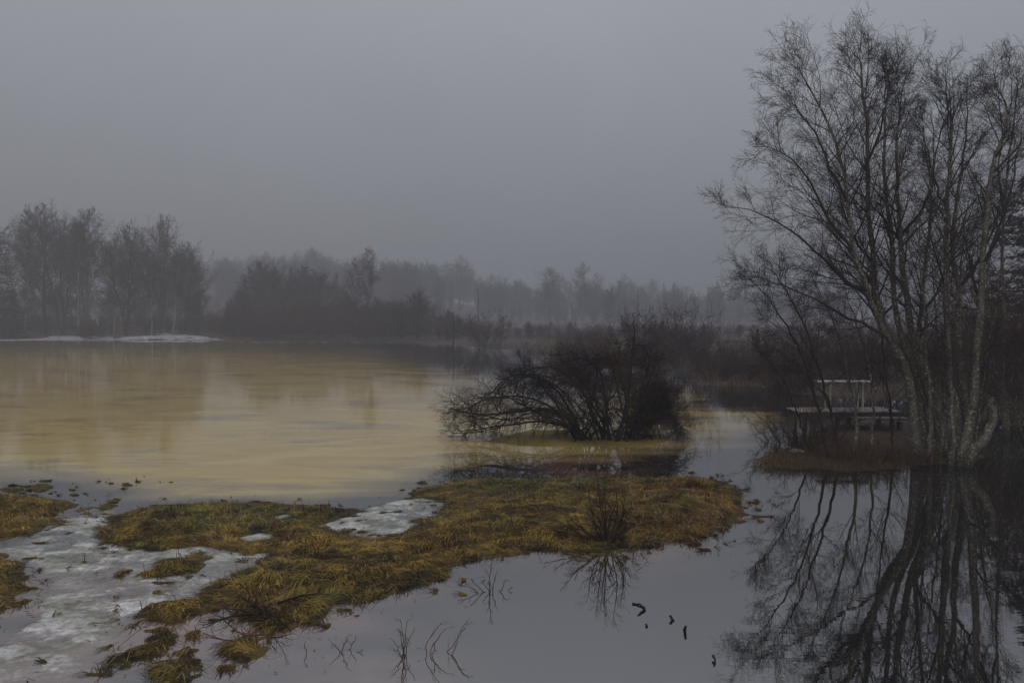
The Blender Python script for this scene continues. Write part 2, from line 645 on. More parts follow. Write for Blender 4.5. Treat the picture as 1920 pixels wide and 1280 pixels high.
# ------------------------------------------------------------------ foreground grass banks (height field above the water)
ISL = {
    'main': [(190, 1002), (215, 972), (260, 955), (330, 948), (420, 943), (520, 945), (600, 949), (660, 955), (668, 966), (700, 975),
             (790, 950), (770, 922), (820, 911), (870, 905), (890, 897), (930, 897), (1000, 901), (1100, 898), (1200, 900), (1290, 895),
             (1340, 900), (1378, 912), (1388, 935), (1395, 966), (1352, 985), (1322, 1004), (1296, 1016), (1240, 1013), (1200, 1028),
             (1130, 1040), (1060, 1034), (1000, 1030), (950, 1040), (900, 1046), (830, 1060), (836, 1080), (790, 1095), (740, 1110),
             (700, 1122), (620, 1132), (604, 1158), (560, 1166), (540, 1184), (505, 1170), (480, 1160), (450, 1150), (400, 1142), (350, 1160),
             (290, 1165), (258, 1145), (290, 1130), (376, 1122), (396, 1098), (430, 1078), (480, 1062), (515, 1046), (450, 1034),
             (380, 1024), (300, 1034), (240, 1024), (208, 1018)],
    'left': [(-700, 905), (-200, 915), (0, 930), (60, 931), (150, 946), (108, 958), (92, 983), (60, 1000), (0, 1012), (-200, 1020), (-700, 1010)],
    'lowleft': [(-300, 1040), (-60, 1052), (48, 1056), (36, 1090), (24, 1130), (0, 1145), (-60, 1152), (-300, 1180)],
    'patch': [(284, 1072), (302, 1050), (350, 1046), (384, 1036), (392, 1060), (362, 1074), (322, 1080)],
    'strip': [(198, 1242), (232, 1222), (268, 1210), (300, 1192), (324, 1190), (318, 1204), (282, 1226), (240, 1238)],
    'tuft_a': [(285, 1258), (300, 1240), (334, 1236), (352, 1252), (346, 1274), (310, 1284), (290, 1276)],
    'tuft_b': [(330, 1228), (345, 1216), (372, 1218), (360, 1232), (340, 1238)],
    'tuft_c': [(418, 1218), (432, 1208), (470, 1206), (500, 1216), (488, 1232), (455, 1238), (430, 1230)],
    'far_a': [(56, 916), (66, 908), (80, 909), (88, 917), (72, 921)],
    'far_b': [(190, 950), (200, 944), (212, 949), (200, 953)],
    'far_c': [(0, 917), (30, 914), (44, 918), (20, 922)],
    'far_d': [(228, 909), (240, 906), (250, 909), (240, 912)],
}
HOLES = [
    [(592, 986), (640, 970), (690, 952), (740, 938), (790, 930), (838, 942), (826, 966), (790, 982), (742, 1008), (690, 1013), (640, 1001)],
    [(438, 1008), (490, 997), (526, 999), (512, 1011), (462, 1018)],
    [(512, 969), (545, 962), (552, 970), (522, 975)],
    [(385, 1042), (440, 1036), (512, 1036), (506, 1048), (440, 1064), (384, 1078)],
    [(385, 1143), (430, 1130), (462, 1136), (440, 1150), (400, 1156)],
    [(890, 930), (930, 926), (948, 930), (910, 935)],
]
isl_w = {k: poly_px(v) for k, v in ISL.items()}
hole_w = [poly_px(v) for v in HOLES]


def isl_sd(P):
    d = np.full(len(P), -1e9)
    for k, p in isl_w.items():
        d = np.maximum(d, signed(P, p))
    for p in hole_w:
        d = np.minimum(d, -signed(P, p))
    n = (fbm(P[:, 0] * 1.6, P[:, 1] * 1.6) - 0.5) * 0.5 + (fbm(P[:, 0] * 6, P[:, 1] * 6, 3) - 0.5) * 0.55
    lim = np.clip(np.abs(d) * 2 + 0.15, 0, 1)
    e = d + n * lim
    crumbs = (fbm(P[:, 0] * 4.2 + 60, P[:, 1] * 5.5 + 20, 3) - 0.66 - 0.16 * sstep(0.0, 0.9, -d)) * 0.8
    cuts = (0.30 - fbm(P[:, 0] * 3.1 + 11, P[:, 1] * 4.0 + 77, 3)) * 0.7
    e = np.where(d > -0.9, np.maximum(e, crumbs), e)
    return np.where(d < 0.7, np.minimum(e, np.maximum(-cuts, -0.12) + 0.02 + np.maximum(d, 0) * 0.3), e)


def bank_h(P, d=None):
    if d is None:
        d = isl_sd(P)
    lump = fbm(P[:, 0] * 1.1 + 9, P[:, 1] * 1.6, 4)
    fine = fbm(P[:, 0] * 5, P[:, 1] * 7, 3)
    h = 0.15 * sstep(-0.05, 1.1, d) * (0.2 + 1.6 * lump) + 0.10 * (fine - 0.42) * sstep(0, 0.3, d) + 0.015
    return np.where(d > -0.02, h + 0.008, -0.35 * sstep(0.0, 0.5, -d) - 0.01)


def bank_col(P):
    """dead grass and moss colours as they grow: olive towards the far edge and the left, rust towards the point"""
    px, py = to_px(np.column_stack([P, np.zeros(len(P))]))
    g = fbm(P[:, 0] * 0.8 + 3, P[:, 1] * 0.8 + 8, 4)
    g2 = fbm(P[:, 0] * 2.7, P[:, 1] * 2.7 + 40, 3)
    green = np.clip(sstep(1020, 905, py) * 0.85 * (1 - 0.8 * sstep(1000, 1250, px)) + (g - 0.49) * 2.4, 0, 1)
    rust = np.clip(sstep(1080, 1250, px) * 0.8 + (g2 - 0.48) * 2.6, 0, 1)
    straw = np.array([0.27, 0.175, 0.026])
    c = straw * np.ones((len(P), 3))
    c = c * (1 - rust[:, None]) + np.array([0.17, 0.088, 0.014]) * rust[:, None]
    c = c * (1 - green[:, None]) + np.array([0.12, 0.12, 0.02]) * green[:, None]
    return c


gx = np.arange(-13.5, 7.2, 0.075)
gy = np.arange(8.6, 21.6, 0.075)
BX, BY = np.meshgrid(gx, gy)
BP = np.column_stack([BX.ravel(), BY.ravel()])
bd = isl_sd(BP)
bz = bank_h(BP, bd)
bf = grid_faces(len(gy), len(gx))
keep = (bd[bf] > -0.35).any(1)
bf = bf[keep]
used = np.unique(bf)
remap = np.full(len(BP), -1); remap[used] = np.arange(len(used))
bcol = bank_col(BP[used]) * 0.42  # soil tone, darkened further to paint in shade under the blades
bme = mesh_np('grassy_bank', np.column_stack([BP, bz])[used], [remap[bf]], M_thatch, colors={'Col': bcol})
link('grassy_bank', bme, kind='structure', label='low matted grass bank rising out of the flood water')


def blades(P, Z, rng, ang, L, elev, W, droop):
    """bent grass blades as two-segment strips; returns V, quads, tris"""
    n = len(P)
    base = np.column_stack([P, Z])
    h = np.column_stack([np.cos(ang), np.sin(ang), np.zeros(n)])
    side = np.column_stack([-np.sin(ang), np.cos(ang), np.zeros(n)]) * (W * 0.5)[:, None]
    d1 = h * np.cos(elev)[:, None] + np.array([0, 0, 1]) * np.sin(elev)[:, None]
    e2 = elev - droop
    d2 = h * np.cos(e2)[:, None] + np.array([0, 0, 1]) * np.sin(e2)[:, None]
    m = base + d1 * (L * 0.5)[:, None]
    t = m + d2 * (L * 0.5)[:, None]
    V = np.stack([base - side, base + side, m + side * 0.8, m - side * 0.8, t], 1).reshape(-1, 3)
    i = np.arange(n)[:, None] * 5
    return V, i + np.array([[0, 1, 2, 3]]), i + np.array([[3, 2, 4]])


rng = np.random.RandomState(11)
N = 900000
cand = np.column_stack([rng.uniform(-13.5, 7.2, N), rng.uniform(8.6, 21.4, N)])
cpx, cpy = to_px(np.column_stack([cand, np.zeros(N)]))
cand = cand[(cpx > -80) & (cpx < 1960) & (cpy < 1340)]
cd = isl_sd(cand)
dens = 0.25 + 1.2 * fbm(cand[:, 0] * 3, cand[:, 1] * 3, 3)
cand = cand[(cd > 0.0) & (rng.rand(len(cand)) < dens)]
cand = cand[:130000]
n = len(cand)
fa = fbm(cand[:, 0] * 0.7, cand[:, 1] * 0.7 + 30, 3) * 9.0 + rng.randn(n) * 0.55
tall = rng.rand(n) < 0.02
cpx, cpy = to_px(np.column_stack([cand, np.zeros(n)]))
moss = sstep(1000, 915, cpy) * (1 - sstep(1000, 1250, cpx))
L = (0.11 + 0.18 * rng.rand(n)) * (1 - 0.45 * moss) + np.where(tall, 0.08, 0)
elev = np.radians(np.where(tall, 35 + 40 * rng.rand(n), 2 + 26 * rng.rand(n)))
V, Q, T3 = blades(cand, bank_h(cand) - 0.01, rng, fa, L, elev, 0.007 + 0.007 * rng.rand(n), np.radians(15 + 50 * rng.rand(n)))
clump_n = fbm(cand[:, 0] * 4.5, cand[:, 1] * 4.5 + 70, 3)
bc = bank_col(cand) * (0.3 + 1.25 * rng.rand(n) ** 1.3)[:, None] * (0.35 + 1.4 * sstep(0.3, 0.7, clump_n))[:, None]
wet = sstep(0.0, 0.22, isl_sd(cand))
bc *= (0.35 + 0.65 * wet)[:, None]
shade_patch = sstep(0.42, 0.30, fbm(cand[:, 0] * 1.9 + 5, cand[:, 1] * 2.6 + 15, 4))  # dark noise patches that put shadow contrast into the blade colour
bc *= (1 - 0.75 * shade_patch)[:, None]
strawy = (rng.rand(n) < 0.10) & (shade_patch < 0.3) & (wet > 0.5)
bc[strawy] = np.array([0.33, 0.22, 0.06]) * (0.7 + 0.5 * rng.rand(strawy.sum()))[:, None]
gme = mesh_np('grass', V, [Q, T3], M_grass, colors={'Col': np.repeat(bc, 5, axis=0)})
link('grass', gme, kind='stuff', label='matted yellow brown and olive grass covering the low bank')

# long dead stems lying flat over the bank, and scraps of leaf and stem afloat along its edges
rng = np.random.RandomState(12)
pick = rng.choice(len(cand), 7000, replace=False)
pp = cand[pick]
V, Q, T3 = blades(pp, bank_h(pp) + 0.012, rng, fbm(pp[:, 0] * 0.7, pp[:, 1] * 0.7 + 30, 3) * 9.0 + rng.randn(len(pp)) * 0.9, 0.22 + 0.3 * rng.rand(len(pp)),
                  np.radians(rng.uniform(0, 16, len(pp))), 0.005 + 0.004 * rng.rand(len(pp)), np.radians(rng.uniform(5, 25, len(pp))))
dc = np.where(rng.rand(len(pp), 1) < 0.45, np.array([[0.05, 0.03, 0.012]]), np.array([[0.34, 0.25, 0.10]])) * (0.6 + 0.6 * rng.rand(len(pp), 1))
link('dead_stem_litter', mesh_np('dead_stem_litter', V, [Q, T3], M_grass, colors={'Col': np.repeat(dc, 5, axis=0)}), kind='stuff', label='dead straw stems lying over the grass bank')
fp = np.column_stack([rng.uniform(-13, 7, 60000), rng.uniform(8.6, 21, 60000)])
fd = isl_sd(fp)
fp = fp[(fd < -0.03) & (rng.rand(len(fd)) < 0.10 * np.exp(fd / 0.28))][:1400]
m = len(fp)
V, Q, T3 = blades(fp, np.full(m, 0.012), rng, rng.rand(m) * 6.283, 0.02 + 0.10 * rng.rand(m) ** 2, np.radians(rng.uniform(0, 8, m)), 0.006 + 0.012 * rng.rand(m), np.radians(rng.uniform(0, 12, m)))
dc = np.array([[0.07, 0.04, 0.018]]) * (0.3 + 1.5 * rng.rand(m, 1))
link('floating_litter', mesh_np('floating_litter', V, [Q, T3], M_grass, colors={'Col': np.repeat(dc, 5, axis=0)}), kind='stuff', label='scraps of stem and leaf floating along the bank')

# ---- rotten ice in the shallow left corner and in the hollows of the bank
ICE = [
    ([(-500, 985), (60, 1000), (110, 962), (180, 950), (230, 955), (215, 990), (260, 1020), (380, 1015), (440, 1030), (525, 1032),
      (530, 1052), (440, 1085), (410, 1120), (300, 1140), (262, 1165), (235, 1185), (200, 1215), (160, 1290), (90, 1400), (-500, 1500)], 0.55),
    (HOLES[0], 0.25), (HOLES[1], 0.2), (HOLES[2], 0.1), (HOLES[3], 0.2), (HOLES[5], 0.1),
    ([(255, 1160), (290, 1155), (280, 1168), (262, 1170)], 0.1),
]
lead = poly_px([(52, 1050), (84, 1085), (80, 1120), (60, 1168), (0, 1205), (-200, 1260), (-400, 1060), (-60, 1040)])
ix = np.arange(-14, -0.6, 0.07)
iy = np.arange(8.0, 19.0, 0.07)
IX, IY = np.meshgrid(ix, iy)
IP = np.column_stack([IX.ravel(), IY.ravel()])
cov = np.zeros(len(IP))
for pl, soft in ICE:
    cov = np.maximum(cov, sstep(-0.25 * soft - 0.05, soft, signed(IP, poly_px(pl))))
ld = signed(IP, lead) + (fbm(IP[:, 0] * 3, IP[:, 1] * 3) - 0.5) * 0.3
cov *= 1 - sstep(-0.14, 0.05, ld)
ipx, ipy = to_px(np.column_stack([IP, np.zeros(len(IP))]))
cov *= 1 - 0.45 * sstep(1120, 1290, ipy) * sstep(-100, 250, ipx)
cov *= 0.45 + 0.7 * sstep(0.32, 0.54, fbm(IP[:, 0] * 0.9 + 50, IP[:, 1] * 1.1, 5))
ifc = grid_faces(len(iy), len(ix))
ifc = ifc[(cov[ifc] > 0.03).any(1)]
used = np.unique(ifc)
remap = np.full(len(IP), -1); remap[used] = np.arange(len(used))
iz = 0.004 + 0.03 * sstep(0.3, 1, cov) * fbm(IP[:, 0] * 2, IP[:, 1] * 2)
ime = mesh_np('ice_sheet', np.column_stack([IP, iz])[used], [remap[ifc]], M_ice,
              attrs={'cover': cov[used], 'silt': np.zeros(len(used)), 'warm': warm_of(ipx[used], ipy[used])})
link('ice_sheet', ime, kind='structure', label='grey white rotten ice melting round the grass bank')


# ------------------------------------------------------------------ low islets: tree islet and moss mat round the big shrub
def islet(name, px, z, col, label, step=0.16, amp=0.12):
    poly = poly_px(px)
    lo, hi = poly.min(0) - 0.6, poly.max(0) + 0.6
    ax, ay = np.arange(lo[0], hi[0], step), np.arange(lo[1], hi[1], step)
    A, B = np.meshgrid(ax, ay)
    P = np.column_stack([A.ravel(), B.ravel()])
    d = signed(P, poly) + (fbm(P[:, 0] * 1.5, P[:, 1] * 1.5) - 0.5) * 0.7
    h = np.where(d > 0, z * sstep(0, 0.9, d) + amp * fbm(P[:, 0] * 2, P[:, 1] * 2) * sstep(0, 0.4, d) + 0.006, -0.3 * sstep(0, 0.6, -d) - 0.01)
    k = fbm(P[:, 0] * 1.3, P[:, 1] * 1.3)[:, None]
    c = np.array(col[0]) * (1 - k) + np.array(col[1]) * k
    me = mesh_np(name, np.column_stack([P, h]), [grid_faces(len(ay), len(ax))], M_thatch, colors={'Col': c})
    link(name, me, kind='structure', label=label)
    return poly, lo, hi, z, amp


TREE_ISLET = [(1416, 862), (1450, 850), (1490, 838), (1520, 815), (1560, 795), (1640, 790), (1720, 792), (1790, 808), (1838, 838),
              (1846, 858), (1800, 868), (1720, 872), (1640, 884), (1560, 880), (1480, 878)]
ti = islet('tree_islet', TREE_ISLET, 0.07, ((0.02, 0.014, 0.008), (0.06, 0.04, 0.018)), 'low dark islet that carries the bare trees and jetty', amp=0.16)
MOSS = [(905, 826), (960, 835), (1060, 839), (1180, 837), (1245, 829), (1262, 818), (1200, 806), (1000, 806)]
mi = islet('moss_mat', MOSS, 0.02, ((0.16, 0.13, 0.02), (0.26, 0.21, 0.03)), 'yellow green moss mat round the shrub standing in water', amp=0.03)


def tufts(name, spots, rng, per, spread, Lr, Wr, cols, label, elev=(35, 85)):
    Vs, Qs, Ts, Cs, k = [], [], [], [], 0
    for (x, y, z, s) in spots:
        m = int(per * s)
        P = np.array([x, y]) + rng.randn(m, 2) * spread * s * 0.5
        a = rng.rand(m) * 6.283
        Lb = (Lr[0] + (Lr[1] - Lr[0]) * rng.rand(m)) * (0.6 + 0.4 * s)
        e = np.radians(elev[0] + (elev[1] - elev[0]) * rng.rand(m))
        V, Q, T = blades(P, np.full(m, z), rng, a, Lb, e, Wr[0] + (Wr[1] - Wr[0]) * rng.rand(m), np.radians(20 + 50 * rng.rand(m)))
        c = np.array(cols[0]) + (np.array(cols[1]) - np.array(cols[0])) * rng.rand(m, 1)
        Vs.append(V); Qs.append(Q + k); Ts.append(T + k); Cs.append(np.repeat(c, 5, 0)); k += len(V)
    me = mesh_np(name, np.concatenate(Vs), [np.concatenate(Qs), np.concatenate(Ts)], M_grass, colors={'Col': np.concatenate(Cs)})
    return link(name, me, kind='stuff', label=label)


rng = np.random.RandomState(21)
sp = []
for k in range(620):
    px, py = rng.uniform(1420, 1850), rng.uniform(798, 886)
    w = on_plane(px, py)
    if signed(w[None, :2], ti[0])[0] > 0.05:
        sp.append((w[0], w[1], 0.06, rng.uniform(0.4, 1.3)))
for k in range(90):
    w = on_plane(rng.uniform(1425, 1660), rng.uniform(866, 880))
    sp.append((w[0], w[1], 0.03, rng.uniform(0.5, 1.0)))
tufts('dry_sedge', sp, rng, 30, 0.4, (0.1, 0.34), (0.006, 0.012), ((0.02, 0.012, 0.006), (0.16, 0.095, 0.025)),
      'rusty dead sedge growing over the tree islet')
sp = []
for k in range(170):
    w = on_plane(rng.uniform(925, 1250), rng.uniform(810, 836))
    sp.append((w[0], w[1], 0.03, rng.uniform(0.4, 1.0)))
tufts('moss_fringe', sp, rng, 16, 0.4, (0.05, 0.16), (0.01, 0.02), ((0.13, 0.11, 0.015), (0.30, 0.25, 0.04)),
      'yellow moss fringe under the shrub in the water', elev=(5, 40))
# reeds and dead grass along the mid and far shore
sp = []
for a, b, y0, y1, m, s in ((1035, 1330, 655, 700, 150, 2.4), (1300, 1560, 690, 728, 170, 2.0), (740, 860, 632, 643, 60, 3.0),
                           (1000, 1060, 645, 656, 30, 2.6), (1845, 1925, 752, 790, 60, 1.4), (0, 180, 628, 635, 40, 3.0)):
    for k in range(m):
        w = on_plane(rng.uniform(a, b), rng.uniform(y0, y1))
        z = float(land_h(w[None, :2])[0])
        if z > -0.1:
            sp.append((w[0], w[1], max(z, 0) - 0.02, s * rng.uniform(0.5, 1.1)))
tufts('dead_reed', sp, rng, 26, 0.5, (0.3, 0.6), (0.012, 0.03), ((0.05, 0.03, 0.02), (0.16, 0.10, 0.052)),
      'dead rusty reed and sedge along the misty shore')


# ------------------------------------------------------------------ trees
def tree_object(name, label, cat, group, base, trunks, crown, mt, mc):
    root = link(name, None, label=label, cat=cat, group=group)
    root.location = base
    link('trunk', trunks.mesh('trunk', mt, base), root)
    link('crown', crown.mesh('crown', mc, base), root)
    return root


def crown_from(PP, PR, rng, c=(24, 7, 7, 4), t0=0.28, lr=0.26, up=0.05, wander=0.16, ang=(25, 55), rmin=0.0040, shape=0.74, droop=0.0):
    cr = Tubes()
    A, RA = grow(PP, PR, c[0], rng, t0, 0.98, ang, lr, shape, 8, 0.07, up, 0.42, 0.15, 0.008)
    cr.add(A, RA, 5)
    B, RB = grow(A, RA, c[1], rng, 0.12, 0.97, (24, 52), 0.6, 0.5, 6, 0.09, up * 0.7, 0.55, 0.3, 0.005, lmin=0.36)
    cr.add(B, RB, 4)
    C, RC = grow(B, RB, c[2], rng, 0.1, 1.0, (24, 55), 0.6, 0.4, 3, 0.10, 0.01 - droop, 0.6, 0.5, rmin * 1.1, lmin=0.2)
    cr.add(C, RC, 3)
    if len(c) > 3 and c[3]:
        D, RD = grow(C, RC, c[3], rng, 0.15, 1.0, (25, 55), 0.75, 0.3, 2, 0.08, -droop, 0.7, 0.6, rmin * 0.9, lmin=0.10)
        cr.add(D, RD, 3)
    return cr


def guided(px, depth, n=22):
    """pixel guide -> world polyline at a depth (scalar or per point)"""
    dd = np.broadcast_to(far(depth), (len(px),))
    return spline([at_depth(x, y, d) for (x, y), d in zip(px, dd)], n)


def taper(n, r0, r1, p=0.9):
    return r1 + (r0 - r1) * (1 - np.linspace(0, 1, n)) ** p


def knobbly(P, rng, amp):
    Q = P.copy()
    w = rng.randn(len(P), 3) * amp
    w[0] = 0
    return Q + w


CLUMP = 'bare trees growing together on the islet by the jetty'
clump = [
    # label, guide px, depths, base radius, extra limbs [(px, depths, r)], crown counts, seed, bark
    ('grey trunk leaning out over the jetty, with two long limbs reaching over the water',
     [(1722, 866), (1716, 800), (1704, 715), (1676, 650), (1650, 605), (1625, 545), (1600, 470), (1590, 390), (1579, 312), (1556, 236), (1520, 165), (1498, 125)],
     [21.8, 21.8, 21.7, 21.6, 21.5, 21.4, 21.3, 21.2, 21.1, 21, 20.9, 20.8], 0.155,
     [([(1667, 636), (1630, 612), (1585, 592), (1535, 565), (1480, 540), (1430, 522), (1392, 520)], [21.55, 21.4, 21.2, 21, 20.8, 20.7, 20.6], 0.05),
      ([(1625, 545), (1595, 535), (1565, 507), (1540, 480), (1495, 440), (1450, 412), (1400, 395), (1345, 380)], [21.4, 21.2, 21, 20.8, 20.6, 20.5, 20.4, 20.3], 0.06),
      ([(1600, 470), (1560, 420), (1530, 360), (1490, 300), (1450, 280), (1412, 275)], [21.3, 21, 20.8, 20.6, 20.5, 20.4], 0.05),
      ([(1588, 380), (1555, 310), (1525, 240), (1490, 200), (1462, 150)], [21.2, 21.2, 21.3, 21.4, 21.5], 0.045)],
     (30, 8, 6, 3), 1, 0.36),
    ('tallest bare tree of the islet, its thin top highest against the fog',
     [(1738, 868), (1730, 790), (1712, 705), (1672, 640), (1650, 590), (1638, 490), (1629, 390), (1625, 236), (1618, 170), (1614, 130), (1612, 104)],
     22.4, 0.17, [([(1640, 500), (1600, 440), (1575, 370), (1545, 320)], [22.3, 22, 21.8, 21.6], 0.05),
                  ([(1628, 300), (1650, 240), (1662, 170), (1656, 112)], [22.4, 22.5, 22.6, 22.7], 0.045)], (32, 7, 6, 3), 2, 0.31),
    ('slim straight bare tree just behind the tallest one',
     [(1752, 862), (1745, 780), (1715, 690), (1682, 600), (1675, 480), (1664, 390), (1657, 311), (1660, 220), (1664, 165), (1668, 130)],
     22.2, 0.13, [], (22, 6, 5, 3), 3, 0.30),
    ('smooth pale trunk beside the slim tree, spreading top of medium height',
     [(1768, 866), (1758, 780), (1732, 700), (1711, 630), (1696, 530), (1689, 450), (1684, 365), (1682, 280), (1688, 200), (1700, 135)],
     22.0, 0.16, [([(1690, 440), (1730, 390), (1752, 320), (1762, 250), (1790, 190)], [22, 22.2, 22.4, 22.5, 22.6], 0.05)], (26, 6, 6, 3), 4, 0.32),
    ('crooked dark stem forking low in the middle of the tree clump',
     [(1776, 860), (1762, 780), (1738, 700), (1724, 640), (1728, 580), (1737, 480), (1745, 377), (1752, 280), (1745, 200)],
     21.9, 0.12, [([(1727, 590), (1760, 540), (1790, 470), (1812, 400), (1830, 330)], [23, 23.2, 23.4, 23.6, 23.8], 0.05)], (20, 5, 5, 3), 5, 0.32),
    ('upright lichen spotted tree with a narrow top, between clump and birch',
     [(1792, 866), (1790, 780), (1780, 690), (1775, 600), (1774, 490), (1776, 377), (1780, 310), (1784, 230), (1776, 190), (1774, 135)],
     21.7, 0.14, [([(1776, 400), (1750, 330), (1735, 270), (1728, 210)], [22.6, 22.7, 22.8, 22.9], 0.04)], (24, 6, 5, 3), 6, 0.30),
    ('forked lichen covered tree whose fork opens high above the water',
     [(1806, 864), (1812, 780), (1800, 690), (1796, 600), (1797, 540), (1785, 470), (1795, 380), (1806, 290), (1815, 210), (1812, 140)],
     22.0, 0.14, [([(1797, 540), (1825, 505), (1850, 460), (1872, 400), (1886, 330)], [23.2, 23, 22.9, 22.8, 22.7], 0.06)], (22, 6, 5, 3), 7, 0.31),
    ('thick spotted trunk standing in the water, with branches drooping at the top',
     [(1800, 862), (1816, 800), (1826, 740), (1829, 670), (1837, 600), (1842, 500), (1850, 390), (1862, 312), (1882, 256), (1889, 215), (1882, 185), (1870, 158)],
     21.3, 0.16, [([(1842, 500), (1875, 420), (1898, 340), (1912, 270), (1925, 200)], [21.3, 21.5, 21.7, 21.8, 21.9], 0.06),
                  ([(1829, 680), (1862, 650), (1895, 640), (1935, 645)], [21.3, 21, 20.8, 20.6], 0.035)], (24, 6, 5, 3), 8, 0.32),
]


def build_clump_tree(label, px, dep, r0, limbs, counts, seed, lr, name='alder_tree', bark=M_bark, twig=M_twig, t0=0.38, rtop=0.007, droop=0.0, group=CLUMP):
    rng = np.random.RandomState(100 + seed)
    P = guided(px, dep, 28)
    P[0, 2] = min(P[0, 2], -0.15)
    P = knobbly(P, rng, 0.018)
    R = taper(28, r0 * 0.86, rtop, 0.95)
    R[0] *= 1.7
    R[1] *= 1.28
    R[2] *= 1.08
    tr = Tubes()
    tr.add(P[None], R[None], 10)
    cr = crown_from(P[None], R[None], rng, counts, t0=t0, lr=lr, droop=droop)
    LP, LR = [], []
    for lpx, ld, lrad in limbs:
        Q = knobbly(guided(lpx, ld, 14), rng, 0.02)
        LP.append(Q)
        LR.append(taper(14, lrad, 0.005, 1.1))
    if LP:
        LP, LR = np.array(LP), np.array(LR)
        cr.add(LP, LR, 6)
        c2 = crown_from(LP, LR, rng, (15, 6, 5, 3), t0=0.12, lr=0.42, droop=droop)
        for V, F in ((c2, None),):
            off = cr.n
            cr.V += c2.V
            cr.F4 += [f + off for f in c2.F4]
            cr.F3 += [f + off for f in c2.F3]
            cr.n += c2.n
    base = (float(P[0, 0]), float(P[0, 1]), 0.0)
    return tree_object(name, label, 'tree', group, base, tr, cr, bark, twig)


for c in clump:
    build_clump_tree(*c)

build_clump_tree('slender drooping birch behind the clump at the edge of the spruce',
                 [(1888, 800), (1880, 700), (1882, 600), (1880, 480), (1884, 380), (1893, 290), (1902, 220), (1908, 165), (1906, 135)],
                 26.5, 0.085, [([(1882, 400), (1872, 320), (1880, 240), (1868, 160), (1862, 112)], 26.5, 0.04)], (26, 6, 5, 3), 9, 0.22,
                 name='birch_tree', bark=M_bark, droop=0.25)

# leaning saplings left of the clump, over the water
SAP = 'thin saplings leaning out from the islet'
saplings = [
    ('thin sapling leaning furthest over the open water', [(1552, 858), (1536, 780), (1512, 690), (1480, 620), (1440, 560), (1402, 520)], 21.6, 0.05, 20),
    ('thin dark sapling leaning beside the end of the jetty deck', [(1572, 862), (1560, 780), (1535, 690), (1508, 610), (1470, 540), (1440, 490)], 21.9, 0.055, 21),
    ('slim sapling crossing in front of the jetty handrail', [(1602, 866), (1606, 790), (1592, 720), (1578, 650), (1552, 580), (1520, 510)], 21.5, 0.06, 22),
    ('slim grey sapling rising at the near side of the jetty post', [(1624, 872), (1636, 800), (1632, 700), (1612, 620), (1590, 560), (1575, 500)], 22.3, 0.05, 23),
    ('short bent sapling at the waterside tip of the islet', [(1520, 852), (1500, 790), (1478, 730), (1445, 680), (1412, 650)], 22.4, 0.04, 24),
    ('upright thin sapling between the jetty and the leaning trunk', [(1668, 870), (1672, 790), (1660, 690), (1650, 590), (1640, 500)], 22.8, 0.05, 25),
]
saplings += [
    ('straight grey pole stem between the two leaning trunks', [(1742, 868), (1744, 760), (1736, 640), (1728, 520), (1722, 400)], 21.4, 0.07, 26),
    ('straight lichen flecked pole stem in the middle of the clump', [(1784, 868), (1785, 760), (1779, 640), (1770, 500), (1768, 380)], 21.2, 0.075, 27),
    ('thin pole stem just behind the pale smooth trunk', [(1758, 866), (1768, 780), (1764, 680), (1752, 560), (1748, 440)], 22.9, 0.06, 28),
    ('thin stem slanting away from the thick spotted trunk towards the spruce', [(1826, 862), (1836, 770), (1848, 680), (1866, 580), (1884, 480)], 21.8, 0.06, 29),
]
for lab, px, dep, r, sd_ in saplings:
    build_clump_tree(lab, px, dep, r, [], (18, 6, 5, 3), sd_, 0.34, name='sapling', bark=M_bark if sd_ in (22, 23, 26, 27, 28, 29) else M_dark, twig=M_twig, t0=0.2, rtop=0.008, group=SAP)

# broken hooked trunk at the water edge
rng = np.random.RandomState(55)
P = knobbly(guided([(1812, 872), (1830, 838), (1850, 815), (1861, 785), (1858, 755), (1855, 742)], 21.0, 16), rng, 0.02)
P[0, 2] = -0.2
R = np.linspace(0.135, 0.085, 16); R[-1] = 0.04
tr, cr = Tubes(), Tubes()
tr.add(P[None], R[None], 10)
lp = guided([(1826, 768), (1846, 756), (1862, 738), (1885, 722), (1915, 718), (1940, 712)], [21, 21, 20.9, 20.7, 20.5, 20.3], 10)
cr.add(lp[None], taper(10, 0.035, 0.008)[None], 5)
B, RB = grow(lp[None], taper(10, 0.03, 0.008)[None], 12, rng, 0.2, 1, (30, 60), 0.4, 0.3, 5, 0.2, 0.02, 0.6, 0.4, 0.005)
cr.add(B, RB, 3)
tree_object('snag', 'broken hooked trunk leaning out of the water beside the clump', 'dead tree', None, (float(P[0, 0]), float(P[0, 1]), 0.0), tr, cr, M_bark, M_twig)


